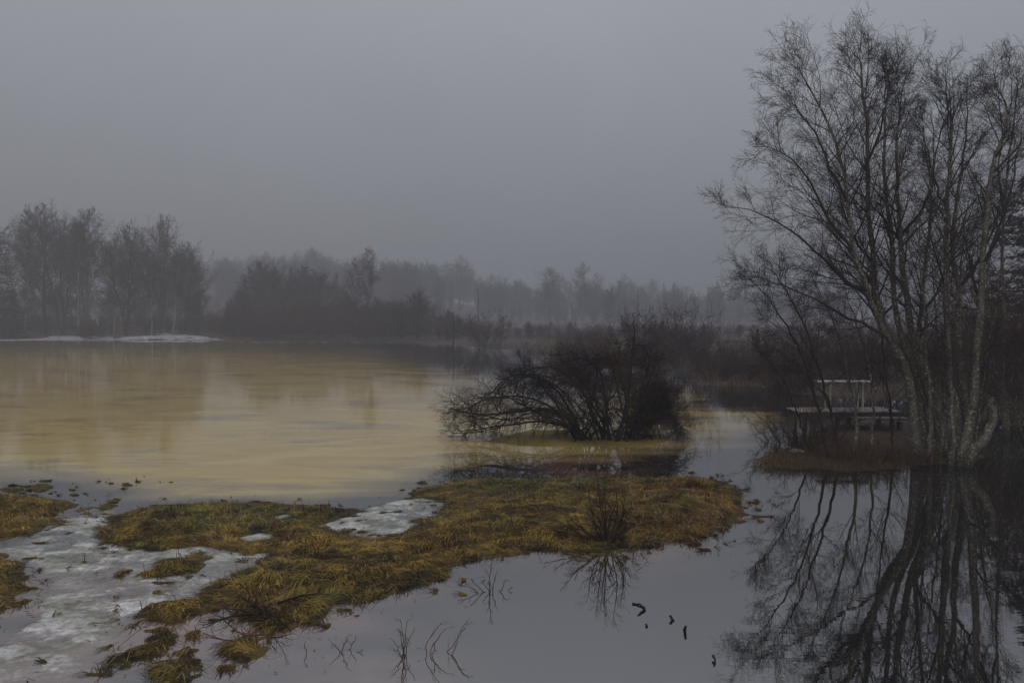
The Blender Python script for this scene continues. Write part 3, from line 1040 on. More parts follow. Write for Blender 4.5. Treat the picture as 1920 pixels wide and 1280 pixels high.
# ---- shrubs: fan of stems with dense twigs
def shrub_meshes(rng, nst, h, w, counts, mt, mc, spread=0.5, upright=0.5, rs=0.022, rmin=0.005, arch=-0.03, lr=0.45):
    a = rng.rand(nst) * 6.283
    o = spread * np.sqrt(rng.rand(nst))
    P0 = np.column_stack([np.cos(a) * o * w * 0.5, np.sin(a) * o * w * 0.5, np.full(nst, -0.15)])
    lean = (0.15 + 0.85 * rng.rand(nst)) * (1 - upright)
    a2 = a + rng.randn(nst) * 0.5
    d = norm(np.column_stack([np.cos(a2) * lean * 1.5, np.sin(a2) * lean * 1.5, np.ones(nst)]))
    Ln = (0.65 + 0.45 * rng.rand(nst)) * np.where(lean > 0.45, max(w * 0.55, h * 0.8), h * 1.03)
    npt = 9
    P = np.empty((nst, npt, 3))
    P[:, 0] = P0
    for k in range(1, npt):
        P[:, k] = P[:, k - 1] + d * (Ln / (npt - 1))[:, None]
        d = norm(d + rng.randn(nst, 3) * 0.10 + np.array([0, 0, arch]))
    R = (rs * (0.6 + 0.7 * rng.rand(nst)))[:, None] * np.linspace(1, 0.3, npt)[None]
    st = Tubes()
    st.add(P, R, 4)
    cr = Tubes()
    B, RB = grow(P, R, counts[0], rng, 0.2, 1, (20, 50), lr, 0.45, 5, 0.18, 0.03 + arch, 0.6, 0.4, rmin * 1.3)
    cr.add(B, RB, 3)
    if len(counts) > 1:
        C, RC = grow(B, RB, counts[1], rng, 0.15, 1, (20, 55), 0.55, 0.4, 3, 0.18, 0.02, 0.7, 0.6, rmin)
        cr.add(C, RC, 3)
    if len(counts) > 2:
        D, RD = grow(C, RC, counts[2], rng, 0.2, 1, (20, 55), 0.6, 0.3, 2, 0.18, 0.0, 0.8, 0.7, rmin)
        cr.add(D, RD, 3)
    return st.mesh('stems', mt), cr.mesh('twigs', mc)


def put(name, meshes, loc, rot, sc, label, cat, group=None, names=('trunk', 'crown')):
    root = link(name, None, label=label, cat=cat, group=group)
    root.location = loc
    root.rotation_euler = (0, 0, rot)
    root.scale = sc if isinstance(sc, tuple) else (sc, sc, sc)
    for m, nm in zip(meshes, names):
        link(nm, m, root)
    return root


SN = ('stem', 'twig_crown')

# big shrub standing in the water, guided stems plus fan
rng = np.random.RandomState(77)
D0 = 25.6
guides = [
    ([(1185, 822), (1172, 780), (1180, 710), (1188, 650), (1190, 600)], 0.07),
    ([(1165, 820), (1195, 790), (1230, 750), (1256, 722)], 0.085),
    ([(1120, 822), (1108, 770), (1090, 720), (1078, 688)], 0.075),
    ([(1095, 822), (1060, 780), (1030, 740), (1010, 715)], 0.06),
    ([(1110, 820), (1040, 775), (980, 770), (920, 778), (870, 772), (846, 764)], 0.055),
    ([(1100, 822), (1020, 790), (960, 795), (900, 805), (862, 808)], 0.04),
    ([(1105, 822), (1030, 760), (960, 742), (900, 752), (868, 775)], 0.045),
    ([(1120, 822), (1050, 740), (990, 705), (950, 708), (920, 740)], 0.045),
    ([(1130, 822), (1090, 730), (1040, 690), (1000, 690), (965, 705)], 0.045),
    ([(1140, 822), (1130, 720), (1115, 680), (1080, 672), (1050, 682)], 0.045),
    ([(1150, 822), (1160, 740), (1150, 690), (1140, 672)], 0.04),
    ([(1165, 822), (1205, 760), (1220, 730), (1228, 712)], 0.035),
    ([(1175, 822), (1220, 790), (1250, 775), (1268, 790), (1266, 812)], 0.045),
    ([(1170, 822), (1215, 780), (1245, 750), (1262, 765)], 0.04),
    ([(1185, 815), (1200, 740), (1212, 695), (1222, 672)], 0.03),
    ([(1180, 815), (1170, 740), (1160, 680), (1165, 640)], 0.035),
]
Ps, Rs = [], []
for px, r in guides:
    for rep in range(1 if px[-1][1] < 660 else 3):
        dz = rng.randn(len(px)) * (0.08 if rep == 0 else 0.8)
        dz[0] = rng.randn() * 0.4
        jx = 0 if rep == 0 else 14
        q = [(x + rng.randn() * jx, y + rng.randn() * jx * 0.6) for x, y in px]
        q[0] = (px[0][0] + rng.randn() * 25, 820)
        P = guided(q, D0 + np.cumsum(dz) * 0.6, 12)
        P[0, 2] = -0.25
        P[:, 2] = np.maximum(P[:, 2], -0.25)
        Ps.append(knobbly(P, rng, 0.02))
        Rs.append(taper(12, r * (1 if rep == 0 else 0.55), 0.012))
Ps, Rs = np.array(Ps), np.array(Rs)
st = Tubes(); st.add(Ps, Rs, 6)
cr = Tubes()
B, RB = grow(Ps, Rs, 23, rng, 0.05, 1, (22, 75), 0.38, 0.3, 6, 0.22, -0.06, 0.4, 0.3, 0.006, lmax=0.72)
cr.add(B, RB, 4)
C, RC = grow(B, RB, 7, rng, 0.15, 1, (25, 65), 0.6, 0.4, 3, 0.2, 0.0, 0.65, 0.6, 0.005)
cr.add(C, RC, 3)
Dd, RD = grow(C, RC, 3, rng, 0.2, 1, (25, 60), 0.6, 0.3, 2, 0.2, -0.02, 0.8, 0.7, 0.0045)
cr.add(Dd, RD, 3)
H, RH = grow(Ps, Rs, 16, rng, 0.12, 0.95, (40, 95), 0.3, 0.2, 5, 0.16, -0.28, 0.3, 0.4, 0.005, lmax=0.95)
H[:, :, 2] = np.maximum(H[:, :, 2], -0.05)
cr.add(H, RH, 3)
C, RC = grow(H, RH, 6, rng, 0.15, 1, (25, 65), 0.5, 0.4, 2, 0.2, -0.06, 0.65, 0.6, 0.0045)
cr.add(C, RC, 3)
b0 = on_plane(1135, 822)
root = link('water_shrub', None, label='large dark spreading shrub standing in the water on a mossy mat', cat='shrub')
root.location = (b0[0], b0[1], 0)
link('stem', st.mesh('stem', M_dark, (b0[0], b0[1], 0)), root)
link('twig_crown', cr.mesh('twig_crown', M_twig_black, (b0[0], b0[1], 0)), root)

# shrub prototypes
rng = np.random.RandomState(31)
S_dome = [shrub_meshes(rng, 60, 4.0, 8.0, (8, 5, 3), M_dark, M_twig_far, 0.45, 0.25, 0.03, 0.011, -0.02) for _ in range(2)]
S_willow = [shrub_meshes(rng, 42, 4.6, 5.0, (8, 5, 3), M_bark, M_twig, 0.4, 0.5, 0.03, 0.008, -0.01) for _ in range(2)]
S_red = [shrub_meshes(rng, 60, 2.6, 4.5, (7, 5, 2), M_dark, M_twig_red, 0.7, 0.35, 0.018, 0.006, -0.02) for _ in range(2)]
S_under = [shrub_meshes(rng, 26, 1.3, 1.9, (7, 5), M_dark, M_twig_black, 0.8, 0.35, 0.012, 0.0035, -0.03) for _ in range(2)]
S_tall = [shrub_meshes(rng, 30, 6.0, 4.0, (9, 5, 4), M_bark, M_twig_red, 0.5, 0.62, 0.03, 0.006, 0.0, 0.36) for _ in range(2)]


def gz_at(x, y):
    return max(float(land_h(np.array([[x, y]]))[0]), 0.0)


def put_px(name, meshes, px, d, top, h0, label, cat, group=None, wide=1.0, names=SN, rot=None, seed=0):
    d = float(far(d))
    p = at_depth(px, 600, d)
    z = gz_at(p[0], p[1])
    ztop = at_depth(px, top, d)[2]
    s = (ztop - z) / h0
    r = random.Random(seed * 131 + px * 7)
    return put(name, meshes, (p[0], p[1], z - 0.03), r.uniform(0, 6.28) if rot is None else rot, (s * wide, s * wide, s), label, cat, group, names)


put_px('willow_shrub', S_dome[0], 915, 102, 590, 4.0, 'broad round willow shrub mirrored in the pool beyond the water shrub', 'shrub', wide=1.0)
put_px('willow_shrub', S_dome[1], 1105, 64, 618, 3.9, 'low arching shrub with a dark hooked top on the reedy bank', 'shrub', wide=0.75)
put_px('willow_shrub', S_willow[0], 1205, 52, 588, 4.6, 'tall open shrub directly behind the upright stem of the water shrub', 'shrub', wide=0.8)
put_px('willow_shrub', S_willow[1], 1286, 50, 586, 4.6, 'tall pale twigged willow shrub with fanned tips on the reedy bank', 'shrub', wide=0.8)
put_px('willow_shrub', S_willow[0], 1248, 56, 612, 4.6, 'narrow willow shrub between the two tall ones on the reedy bank', 'shrub', wide=0.7, seed=2)
put_px('willow_shrub', S_dome[0], 1345, 47.5, 655, 4.0, 'low dark shrub hanging over the inlet beside the tall willows', 'shrub', wide=0.95)
put_px('willow_shrub', S_dome[1], 1418, 46.5, 652, 4.0, 'second low dark shrub hanging over the inlet, nearer the jetty', 'shrub', wide=0.95, seed=4)
put_px('willow_shrub', S_dome[0], 1480, 42, 655, 4.0, 'low dark shrub beside the tip of the tree islet', 'shrub', wide=0.9, seed=5)
put_px('willow_shrub', S_dome[1], 1060, 68, 640, 4.0, 'lowest dark shrub where the reedy bank begins', 'shrub', wide=0.8, seed=6)
put_px('willow_shrub', S_dome[0], 1160, 58, 648, 4.0, 'low dark shrub at the water line under the tall open shrub', 'shrub', wide=0.9, seed=7)
G = 'reddish brush along the inlet'
for k, (px, d, top, w) in enumerate([(1335, 54, 648, 0.9), (1392, 55, 626, 0.8), (1448, 52, 640, 0.9), (1505, 50, 612, 0.8), (1575, 46, 628, 1.0), (1640, 44, 612, 0.9), (1700, 44, 625, 1.0)]):
    put_px('brush_shrub', S_red[k % 2], px, d, top, 2.6, 'reddish low brush shrub in the thicket along the inlet behind the jetty', 'shrub', G, wide=w, seed=k)
G = 'tall brush behind the trees'
for k, (px, d, top, w) in enumerate([(1885, 29, 520, 0.9), (1935, 27, 500, 1.0), (1835, 34, 560, 1.0), (1780, 38, 585, 1.0), (1915, 34, 440, 1.0), (1720, 42, 600, 1.0)]):
    put_px('brush_shrub', S_tall[k % 2], px, d, top, 6.0, 'tall dense red brown brush behind the islet trees', 'shrub', G, wide=w, seed=k + 50)

# understory of the islet: low dark brush below the trees
G = 'dark brush under the islet trees'
rng = np.random.RandomState(88)
for k, (px, py, top) in enumerate([(1500, 846, 785), (1540, 852, 800), (1580, 864, 806), (1625, 868, 812), (1680, 868, 815), (1470, 850, 800), (1745, 850, 800), (1505, 832, 740), (1560, 872, 828), (1605, 876, 832), (1650, 876, 835), (1700, 868, 822), (1520, 866, 830), (1480, 864, 836), (1780, 862, 820)]):
    w = on_plane(px, py)
    s = (at_depth(px, top, w[1])[2]) / 1.3
    put('brush_shrub', S_under[k % 2], (w[0], w[1], 0.05), rng.rand() * 6.28, (s * 1.15, s * 1.15, s), 'low dark brush shrub under the islet trees in front of the jetty', 'shrub', G, SN)

# ---- far trees
rng = np.random.RandomState(41)


def proto_tree(rng, h, r, counts, lr, t0, ang, up, droop, mt, mc, rmin, wob=0.25, stems=1):
    tr, cr = Tubes(), None
    PP, RR = [], []
    for s in range(stems):
        n = 14
        z = np.linspace(-0.3, h * (1 if s == 0 else rng.uniform(0.75, 0.97)), n)
        dx = np.cumsum(rng.randn(n, 2) * wob * h / 14 * 0.16, axis=0)
        dx += np.linspace(0, 1, n)[:, None] * rng.randn(2) * h * (0.03 if stems == 1 else 0.09)
        PP.append(np.column_stack([dx, z]))
        RR.append(taper(n, r, 0.03, 0.9))
    PP, RR = np.array(PP), np.array(RR)
    tr.add(PP, RR, 6)
    A, RA = grow(PP, RR, counts[0], rng, t0, 0.99, ang, lr, 0.3, 6, 0.12, up, 0.5, 0.3, 0.025, prof=True)
    cr = Tubes(); cr.add(A, RA, 3)
    B, RB = grow(A, RA, counts[1], rng, 0.15, 1, (25, 55), 0.5, 0.4, 3, 0.15, 0.03 - droop, 0.6, 0.5, rmin * 1.3)
    cr.add(B, RB, 3)
    C, RC = grow(B, RB, counts[2], rng, 0.15, 1, (25, 60), 0.6, 0.3, 2, 0.18, -droop, 0.7, 0.7, rmin)
    cr.add(C, RC, 3)
    return tr.mesh('trunk', mt), cr.mesh('crown', mc)


T_birch = [proto_tree(rng, 20, 0.17, (40, 9, 8), 0.21 + 0.05 * q, 0.25 + 0.1 * q, (30, 62), 0.07, 0.06, M_birch, M_twig_far, 0.02, 0.5) for q in range(3)]
T_round = [proto_tree(rng, 20, 0.22, (30, 9, 8), 0.30, 0.2, (32, 66), 0.10, 0.02, M_dark, M_twig_far, 0.022, 0.6, 2 + q) for q in range(3)]
T_low = [proto_tree(rng, 10, 0.12, (24, 9, 8), 0.36, 0.08, (30, 66), 0.07, 0.0, M_dark, M_twig_far, 0.018, 0.7, 3 + q) for q in range(3)]


def spruce_meshes(rng, h, w):
    tr = Tubes()
    P = np.column_stack([np.zeros(12), np.zeros(12), np.linspace(-0.3, h, 12)])[None]
    R = taper(12, 0.016 * h, 0.02)[None]
    tr.add(P, R, 8)
    A, RA = grow(P, R, 260, rng, 0.08, 0.985, (78, 105), w / h, 0.93, 6, 0.05, 0.0, 0.35, 0.3, 0.008)
    k = np.linspace(0, 1, 6)
    Ln = np.linalg.norm(A[:, -1] - A[:, 0], axis=1)
    A[:, :, 2] += (-0.35 * k + 0.28 * k ** 2)[None] * Ln[:, None]
    tr.add(A, RA, 3)
    B, RB = grow(A, RA, 14, rng, 0.12, 1.0, (40, 70), 0.32, 0.6, 4, 0.1, -0.12, 0.6, 0.5, 0.006, flat=0.35)
    m = len(B)
    # needle sprays: short flat blades along every twig
    per = 7
    pi = np.repeat(np.arange(m), per)
    t = rng.rand(m * per) * 2.999
    i = t.astype(int)
    f = (t - i)[:, None]
    b = B[pi, i] * (1 - f) + B[pi, i + 1] * f
    T = norm(B[pi, i + 1] - B[pi, i])
    S = norm(np.cross(T, rng.randn(m * per, 3)))
    d = norm(T * 0.6 + S * 0.8 + np.array([0, 0, -0.25]))
    ln = 0.012 * h * (0.6 + 0.8 * rng.rand(m * per))[:, None]
    wd = norm(np.cross(d, S + rng.randn(m * per, 3) * 0.3)) * ln * 0.16
    V = np.stack([b - wd, b + wd, b + d * ln], 1).reshape(-1, 3)
    me = mesh_np('needles', V, [np.arange(len(V)).reshape(-1, 3)], M_needle, smooth=False)
    return tr.mesh('trunk', M_dark), me


T_spruce = spruce_meshes(rng, 20, 7.0)
TN = ('trunk', 'crown')
put_px('spruce_tree', T_spruce, 1950, 40, 250, 20, 'dark green spruce behind the brush at the edge of the islet trees', 'tree', names=TN, wide=1.25)
put_px('spruce_tree', T_spruce, 2010, 34, 330, 20, 'lower dark spruce spreading in front of the taller one', 'tree', names=TN, wide=1.3, seed=5)

LEFT = 'bare trees on the misty bank beyond the yellow water'
put_px('spruce_tree', T_spruce, -14, 138, 398, 20, 'tall dark spruce at the very edge of the far tree group', 'tree', names=TN, wide=0.9)
put_px('spruce_tree', T_spruce, 26, 134, 540, 20, 'small dark spruce under the bare trees at the edge of the bank', 'tree', names=TN, wide=1.3, seed=3)
left = [
    ('T_birch', 0, 45, 142, 398, 'slim bare birch leaning beside the tall dark spruce'),
    ('T_round', 0, 84, 150, 394, 'highest bare tree of the far group, full crowned, near the spruce'),
    ('T_round', 1, 118, 152, 396, 'full crowned bare tree just past the highest one of the far group'),
    ('T_birch', 1, 148, 146, 425, 'thin bare tree between the two full crowned ones and the tufted birch'),
    ('T_birch', 2, 188, 139, 407, 'slender birch with a dark tufted top standing above its neighbours'),
    ('T_round', 1, 236, 141, 414, 'bare tree with dense dark upper branches above the brush heap'),
    ('T_birch', 0, 212, 147, 440, 'pale leaning trunk in front of the brush heap'),
    ('T_round', 0, 302, 150, 413, 'broad round topped bare tree near the end of the far group'),
    ('T_birch', 1, 284, 143, 470, 'thin dark stemmed tree in front of the round topped one'),
    ('T_birch', 2, 322, 141, 478, 'reddish crowned slim tree at the edge of the snow strip'),
    ('T_round', 0, 352, 156, 462, 'pale faded tree at the end of the far group beside the foggy gap'),
    ('T_low', 0, 372, 146, 540, 'short spreading tree that ends the far group at the foggy gap'),
]
PROT = {'T_birch': T_birch, 'T_round': T_round, 'T_low': T_low}
H0 = {'T_birch': 20, 'T_round': 20, 'T_low': 10}
for k, (pt, i, px, d, top, lab) in enumerate(left):
    put_px('birch_tree' if pt == 'T_birch' else 'bare_tree', PROT[pt][i], px, d, top, H0[pt], lab, 'tree', LEFT, names=TN, seed=k, wide=0.85)
for k, (px, d, top) in enumerate([(20, 176, 430), (66, 180, 425), (135, 185, 430), (165, 178, 440), (260, 182, 445), (335, 186, 470), (215, 190, 450)]):
    put_px('bare_tree', (T_birch + T_round)[k % 6], px, d, top, 20, 'faint bare tree in the second row of the far group', 'tree', 'second row of the far group', names=TN, seed=k + 20)
for k, (px, d, top) in enumerate([(8, 168, 545), (60, 172, 530), (108, 176, 540), (155, 170, 550), (205, 178, 535), (262, 172, 548), (310, 176, 540), (360, 178, 560)]):
    put_px('bare_tree', T_low[k % 3], px, d, top, 10, 'low bare tree filling the gaps between the far trunks', 'tree', 'low trees between the far trunks', names=TN, seed=k + 33)
# low trees along the middle of the far shore
MID = 'low bare trees in the fog along the middle shore'
for k, (px, d, top) in enumerate([(438, 150, 560), (462, 158, 530), (490, 166, 492), (515, 160, 505), (545, 162, 510), (572, 168, 503), (600, 164, 512), (628, 172, 520), (650, 165, 545)]):
    put_px('bare_tree', T_low[k % 3], px, d, top, 10, 'dim low bare tree in the fogged thicket of the middle shore', 'tree', MID, names=TN, seed=k + 40, wide=0.85)
put_px('birch_tree', T_birch[0], 664, 150, 488, 20, 'shorter of two white stemmed birches standing in the middle of the far shore', 'tree', names=TN, seed=61, wide=0.95)
put_px('birch_tree', T_birch[1], 694, 146, 470, 20, 'taller of two white stemmed birches standing in the middle of the far shore', 'tree', names=TN, seed=62, wide=0.8)
put_px('bare_tree', T_low[1], 722, 138, 570, 10, 'low dark tree at the foot of the two white stemmed birches', 'tree', names=TN, seed=63)
put_px('bare_tree', T_low[0], 782, 122, 547, 10, 'low dark tree with a ragged top and pale leaning stem near the ochre bank', 'tree', names=TN, seed=64, wide=0.8)
put_px('bare_tree', T_low[1], 752, 128, 572, 10, 'low dark tree between the white birches and the ragged topped tree', 'tree', names=TN, seed=65)
FOG = 'distant trees almost lost in the fog'
put_px('bare_tree', T_round[1], 940, 330, 513, 20, 'blunt dark shape of a tree in the fog above the round willow shrub', 'tree', FOG, names=TN, seed=70, wide=0.8)
put_px('birch_tree', T_birch[2], 1020, 270, 509, 20, 'distant tree with a pointed dense top in the fog, second from the round willow', 'tree', FOG, names=TN, seed=71, wide=1.1)
put_px('birch_tree', T_birch[0], 1088, 265, 494, 20, 'tallest thin tree of the fogged trees above the low arching shrub', 'tree', FOG, names=TN, seed=72)
put_px('bare_tree', T_low[0], 1142, 240, 540, 10, 'small round topped tree in the fog above the tall willow shrubs', 'tree', FOG, names=TN, seed=73, wide=0.7)
for k, (px, d, top) in enumerate([(728, 330, 505), (771, 350, 497), (812, 345, 508), (838, 360, 492), (862, 372, 486), (902, 380, 520), (975, 360, 528), (1052, 390, 522), (1066, 350, 530),
                                  (1118, 380, 512), (1166, 390, 520), (1192, 410, 530), (1222, 400, 527), (1290, 420, 540), (1335, 430, 552), (548, 350, 500), (604, 370, 492), (628, 340, 510)]):
    put_px('bare_tree', (T_round + T_birch)[(k * 5) % 6], px, d, top, 20, 'faint distant tree dissolving in the fog behind the middle shore', 'tree', 'faint trees dissolving in the fog', names=TN, seed=k + 80, wide=1.15)

# far wood that reads as one soft mass, and the brush along the far shore
rng = np.random.RandomState(64)


def mass(name, spots, rng, label, protos):
    root = link(name, None, kind='stuff', label=label)
    for x, y, z, h, w in spots:
        me, h0, nm = protos[rng.randint(len(protos))]
        o = link(nm, me, root)
        k = h / h0
        kw = k * rng.uniform(0.55, 0.95) if h0 > 5 else max(k, w / 4.5) * rng.uniform(0.8, 1.1)
        o.location = (x, y, z - 0.05)
        o.rotation_euler = (0, 0, rng.rand() * 6.283)
        o.scale = (kw, kw, k)
    return root


sp = []
for k in range(300):
    px = rng.uniform(-60, 860)
    d = rng.uniform(128, 150) if px < 780 else rng.uniform(112, 130)
    if 30 < px < 420:
        d = rng.uniform(146, 185)
    p = at_depth(px, 600, float(far(d)))
    if float(land_h(p[None, :2])[0]) > 0.05:
        hh = rng.uniform(1.6, 5.5) * (1.55 if 420 < px < 820 else 1.0)
        sp.append((p[0], p[1], gz_at(p[0], p[1]), hh, 4.5))
for k in range(120):
    px = rng.uniform(975, 1700)
    d = rng.uniform(90, 170) if px > 1060 else rng.uniform(110, 170)
    p = at_depth(px, 600, float(far(d)))
    sp.append((p[0], p[1], gz_at(p[0], p[1]), rng.uniform(0.6, 2.6) * (1.3 if d > 120 else 1.0), 5.0))
mass('undergrowth', sp, rng, 'dark leafless undergrowth along the far shore', [(S_red[0][1], 2.6, 'brush'), (S_red[1][1], 2.6, 'brush'), (T_low[0][1], 10, 'brush'), (T_low[1][1], 10, 'brush'), (T_low[2][1], 10, 'brush')])
sp = []
for k in range(420):
    px = rng.uniform(280, 1600)
    d = rng.uniform(400, 700)
    p = at_depth(px, 600, d)
    sp.append((p[0], p[1], gz_at(p[0], p[1]), rng.uniform(9, 29) * (1.0 if px < 900 else 0.8), 11.0))
mass('far_wood', sp, rng, 'distant bare wood reduced to a soft grey mass by fog', [(T_low[0][1], 10, 'tree_crown'), (T_low[1][1], 10, 'tree_crown'), (T_low[2][1], 10, 'tree_crown'), (T_round[2][1], 20, 'tree_crown')])

# dark bush by the snow strip, brush heap
put_px('bush', S_dome[1], 170, 133, 606, 3.9, 'small black bush at the water edge in front of the brush heap', 'bush', wide=1.0, seed=90)
rng = np.random.RandomState(19)
hp = at_depth(245, 600, float(far(150)))
zb = gz_at(hp[0], hp[1])
root = link('brush_heap', None, label='long heap of yellow brown cut brush under the bare trees', cat='brush heap')
root.location = (hp[0], hp[1], zb)
hx, hy = np.meshgrid(np.linspace(-6.5, 6.5, 50), np.linspace(-2.5, 2.5, 22))
hz = 2.3 * np.clip(1 - (hx / 6.4) ** 4, 0, 1) * np.clip(1 - (hy / 2.5) ** 2, 0, 1) * (0.7 + 0.6 * fbm(hx.ravel(), hy.ravel()).reshape(hx.shape)) - 0.1
HP = np.column_stack([hx.ravel(), hy.ravel(), hz.ravel()])
hme = mesh_np('mound', HP, [grid_faces(22, 50)], M_thatch, colors={'Col': np.tile([0.10, 0.06, 0.028], (len(HP), 1))})
link('mound', hme, root)
sel = rng.randint(0, len(HP), 700)
S0 = HP[sel] + rng.randn(700, 3) * np.array([0.2, 0.2, 0.1])
dd = norm(np.column_stack([rng.randn(700), rng.randn(700) * 0.6, rng.randn(700) * 0.25]))
SPn = np.stack([S0 - dd * 0.7, S0, S0 + dd * 0.7 + np.array([0, 0, -0.08])], 1)
tb = Tubes(); tb.add(SPn, np.full((700, 3), 0.035), 3)
M_straw = mat_twig('cut_brush', (0.10, 0.06, 0.03), (0.30, 0.2, 0.09))
link('cut_branch_layer', tb.mesh('cut_branch_layer', M_straw), root)['kind'] = 'stuff'

# snow and ice strip on the far shore
rng = np.random.RandomState(5)


def snow_patch(px, lift, label, name='snow'):
    poly = poly_px(px)
    lo, hi = poly.min(0) - 1, poly.max(0) + 1
    ax, ay = np.arange(lo[0], hi[0], 0.4), np.arange(lo[1], hi[1], 0.6)
    A, B = np.meshgrid(ax, ay)
    P = np.column_stack([A.ravel(), B.ravel()])
    d = signed(P, poly) + (fbm(P[:, 0] * 0.35, P[:, 1] * 0.2) - 0.62) * 3.2
    f = grid_faces(len(ay), len(ax))
    f = f[(d[f] > 0).all(1)]
    used = np.unique(f)
    rm = np.full(len(P), -1); rm[used] = np.arange(len(used))
    z = np.maximum(land_h(P), 0) + lift * sstep(-0.2, 1.0, d) + 0.02
    me = mesh_np(name, np.column_stack([P, z])[used], [rm[f]], M_snow)
    link(name, me, kind='stuff', label=label)


snow_patch([(-40, 637.5), (40, 636), (100, 634), (160, 634.5), (220, 636), (280, 634), (330, 633.5), (400, 636), (425, 638), (300, 637), (220, 638), (120, 638.5), (30, 639), (-40, 639.5)], 0.06,
           'thin strip of old snow along the far water edge')
snow_patch([(280, 631), (300, 630.5), (345, 632.5), (388, 634.5), (380, 636), (330, 635), (290, 633)], 0.04, 'brighter tongue of snow on the far bank')
for px, py, w in ((56, 608, 22), (160, 608, 14)):
    snow_patch([(px - w, 614), (px - w, 611), (px + w, 611), (px + w, 614)], 0.3, 'scrap of old snow between the far tree trunks')
for px, py, w, h in ((1492, 853, 14, 3), (1476, 846, 9, 2)):
    w0 = on_plane(px, py)
    t = np.linspace(0, 2 * np.pi, 19)[:-1]
    rr = 1 + 0.25 * rng.randn(18)
    V = [(0, 0, 0.07)] + [(math.cos(a) * r * w / 1493 * w0[1], math.sin(a) * r * w / 1493 * w0[1] * 1.4, 0.0) for a, r in zip(t, rr)] + \
        [(math.cos(a) * r * 0.6 * w / 1493 * w0[1], math.sin(a) * r * 0.6 * w / 1493 * w0[1] * 1.4, 0.05) for a, r in zip(t, rr)]
    F4 = [(1 + i, 1 + (i + 1) % 18, 19 + (i + 1) % 18, 19 + i) for i in range(18)]
    F3 = [(0, 19 + i, 19 + (i + 1) % 18) for i in range(18)]
    o = link('snow_patch', mesh_np('snow_patch', np.array(V), [F4, F3], M_snow),
             label='small patch of old snow at the tip of the tree islet' if w > 10 else 'smaller snow scrap behind the patch at the tip of the islet', cat='snow')
    o.location = (w0[0], w0[1], 0.12)


# ------------------------------------------------------------------ jetty with handrail
def box(name, c, s, mat, parent, rot=(0, 0, 0), bev=0.006):
    hx, hy, hz = s[0] / 2, s[1] / 2, s[2] / 2
    b = min(bev, hx * 0.4, hy * 0.4, hz * 0.4)
    import bmesh
    bm = bmesh.new()
    bmesh.ops.create_cube(bm, size=1.0)
    bmesh.ops.scale(bm, vec=s, verts=bm.verts)
    bmesh.ops.bevel(bm, geom=bm.edges[:], offset=b, segments=1, affect='EDGES')
    me = bpy.data.meshes.new(name)
    bm.to_mesh(me); bm.free()
    me.materials.append(mat)
    o = link(name, me, parent)
    o.location = c
    o.rotation_euler = rot
    return o


rng = np.random.RandomState(9)
JY = float(far(27.0))
jl = at_depth(1497, 772, JY)
jr = at_depth(1692, 772, JY)
DZ = jl[2] + 0.02
jet = link('jetty', None, label='weathered wooden jetty with a pale handrail behind the bare trees', cat='jetty')
jx = (jl[0] + jr[0]) / 2
jet.location = (jx, JY, 0)
W = jr[0] - jl[0]
nb = int(W / 0.15)
for k in range(nb):          # deck boards laid across, each a little out of line
    x = -W / 2 + (k + 0.5) * W / nb
    box('plank', (x, 0.66 + rng.uniform(-0.04, 0.04), DZ - 0.022 + rng.uniform(-0.008, 0.008)), (W / nb - 0.016, 1.36 + rng.uniform(-0.05, 0.05), 0.042), M_plank, jet,
        (rng.uniform(-.008, .008), rng.uniform(-.02, .02), rng.uniform(-.012, .012)))
box('beam', (0, 0.06, DZ - 0.145), (W - 0.1, 0.07, 0.19), M_beam, jet)
box('beam', (0, 1.25, DZ - 0.145), (W - 0.1, 0.07, 0.19), M_beam, jet)
for x in (-W * 0.42, 0.0, W * 0.42):
    for y in (0.16, 1.16):
        box('pile', (x, y, (DZ - 0.25) / 2 - 0.25), (0.12, 0.12, DZ + 0.25), M_beam, jet)
# lower landing step in front of the deck, towards the trees
sx0 = at_depth(1606, 780, JY - 0.5)[0] - jx
for k in range(2):
    box('plank', ((sx0 + W / 2) / 2, -0.12 - k * 0.23, DZ - 0.2), (W / 2 - sx0, 0.21, 0.04), M_plank, jet, (0, 0, rng.uniform(-.006, .006)))
for x in (sx0 + 0.15, W / 2 - 0.2):
    box('pile', (x, -0.24, (DZ - 0.22) / 2 - 0.2), (0.09, 0.3, DZ - 0.05), M_beam, jet)
RZ = at_depth(1580, 714, JY + 0.3)[2]
xa, xb = at_depth(1557, 740, JY + 0.25)[0] - jx, at_depth(1618, 740, JY + 0.25)[0] - jx
for x in (xa, xb):
    for y in (0.25, 0.68):
        box('rail_post', (x, y, (DZ + RZ - 0.05) / 2), (0.055, 0.055, RZ - DZ - 0.05), M_post, jet)
r0, r1 = at_depth(1536, 714, JY + 0.3)[0] - jx, at_depth(1633, 714, JY + 0.3)[0] - jx
for k in range(2):
    box('handrail', ((r0 + r1) / 2 + rng.uniform(-.03, .03), 0.34 + k * 0.25, RZ - 0.025), (r1 - r0, 0.235, 0.05), M_pale, jet)

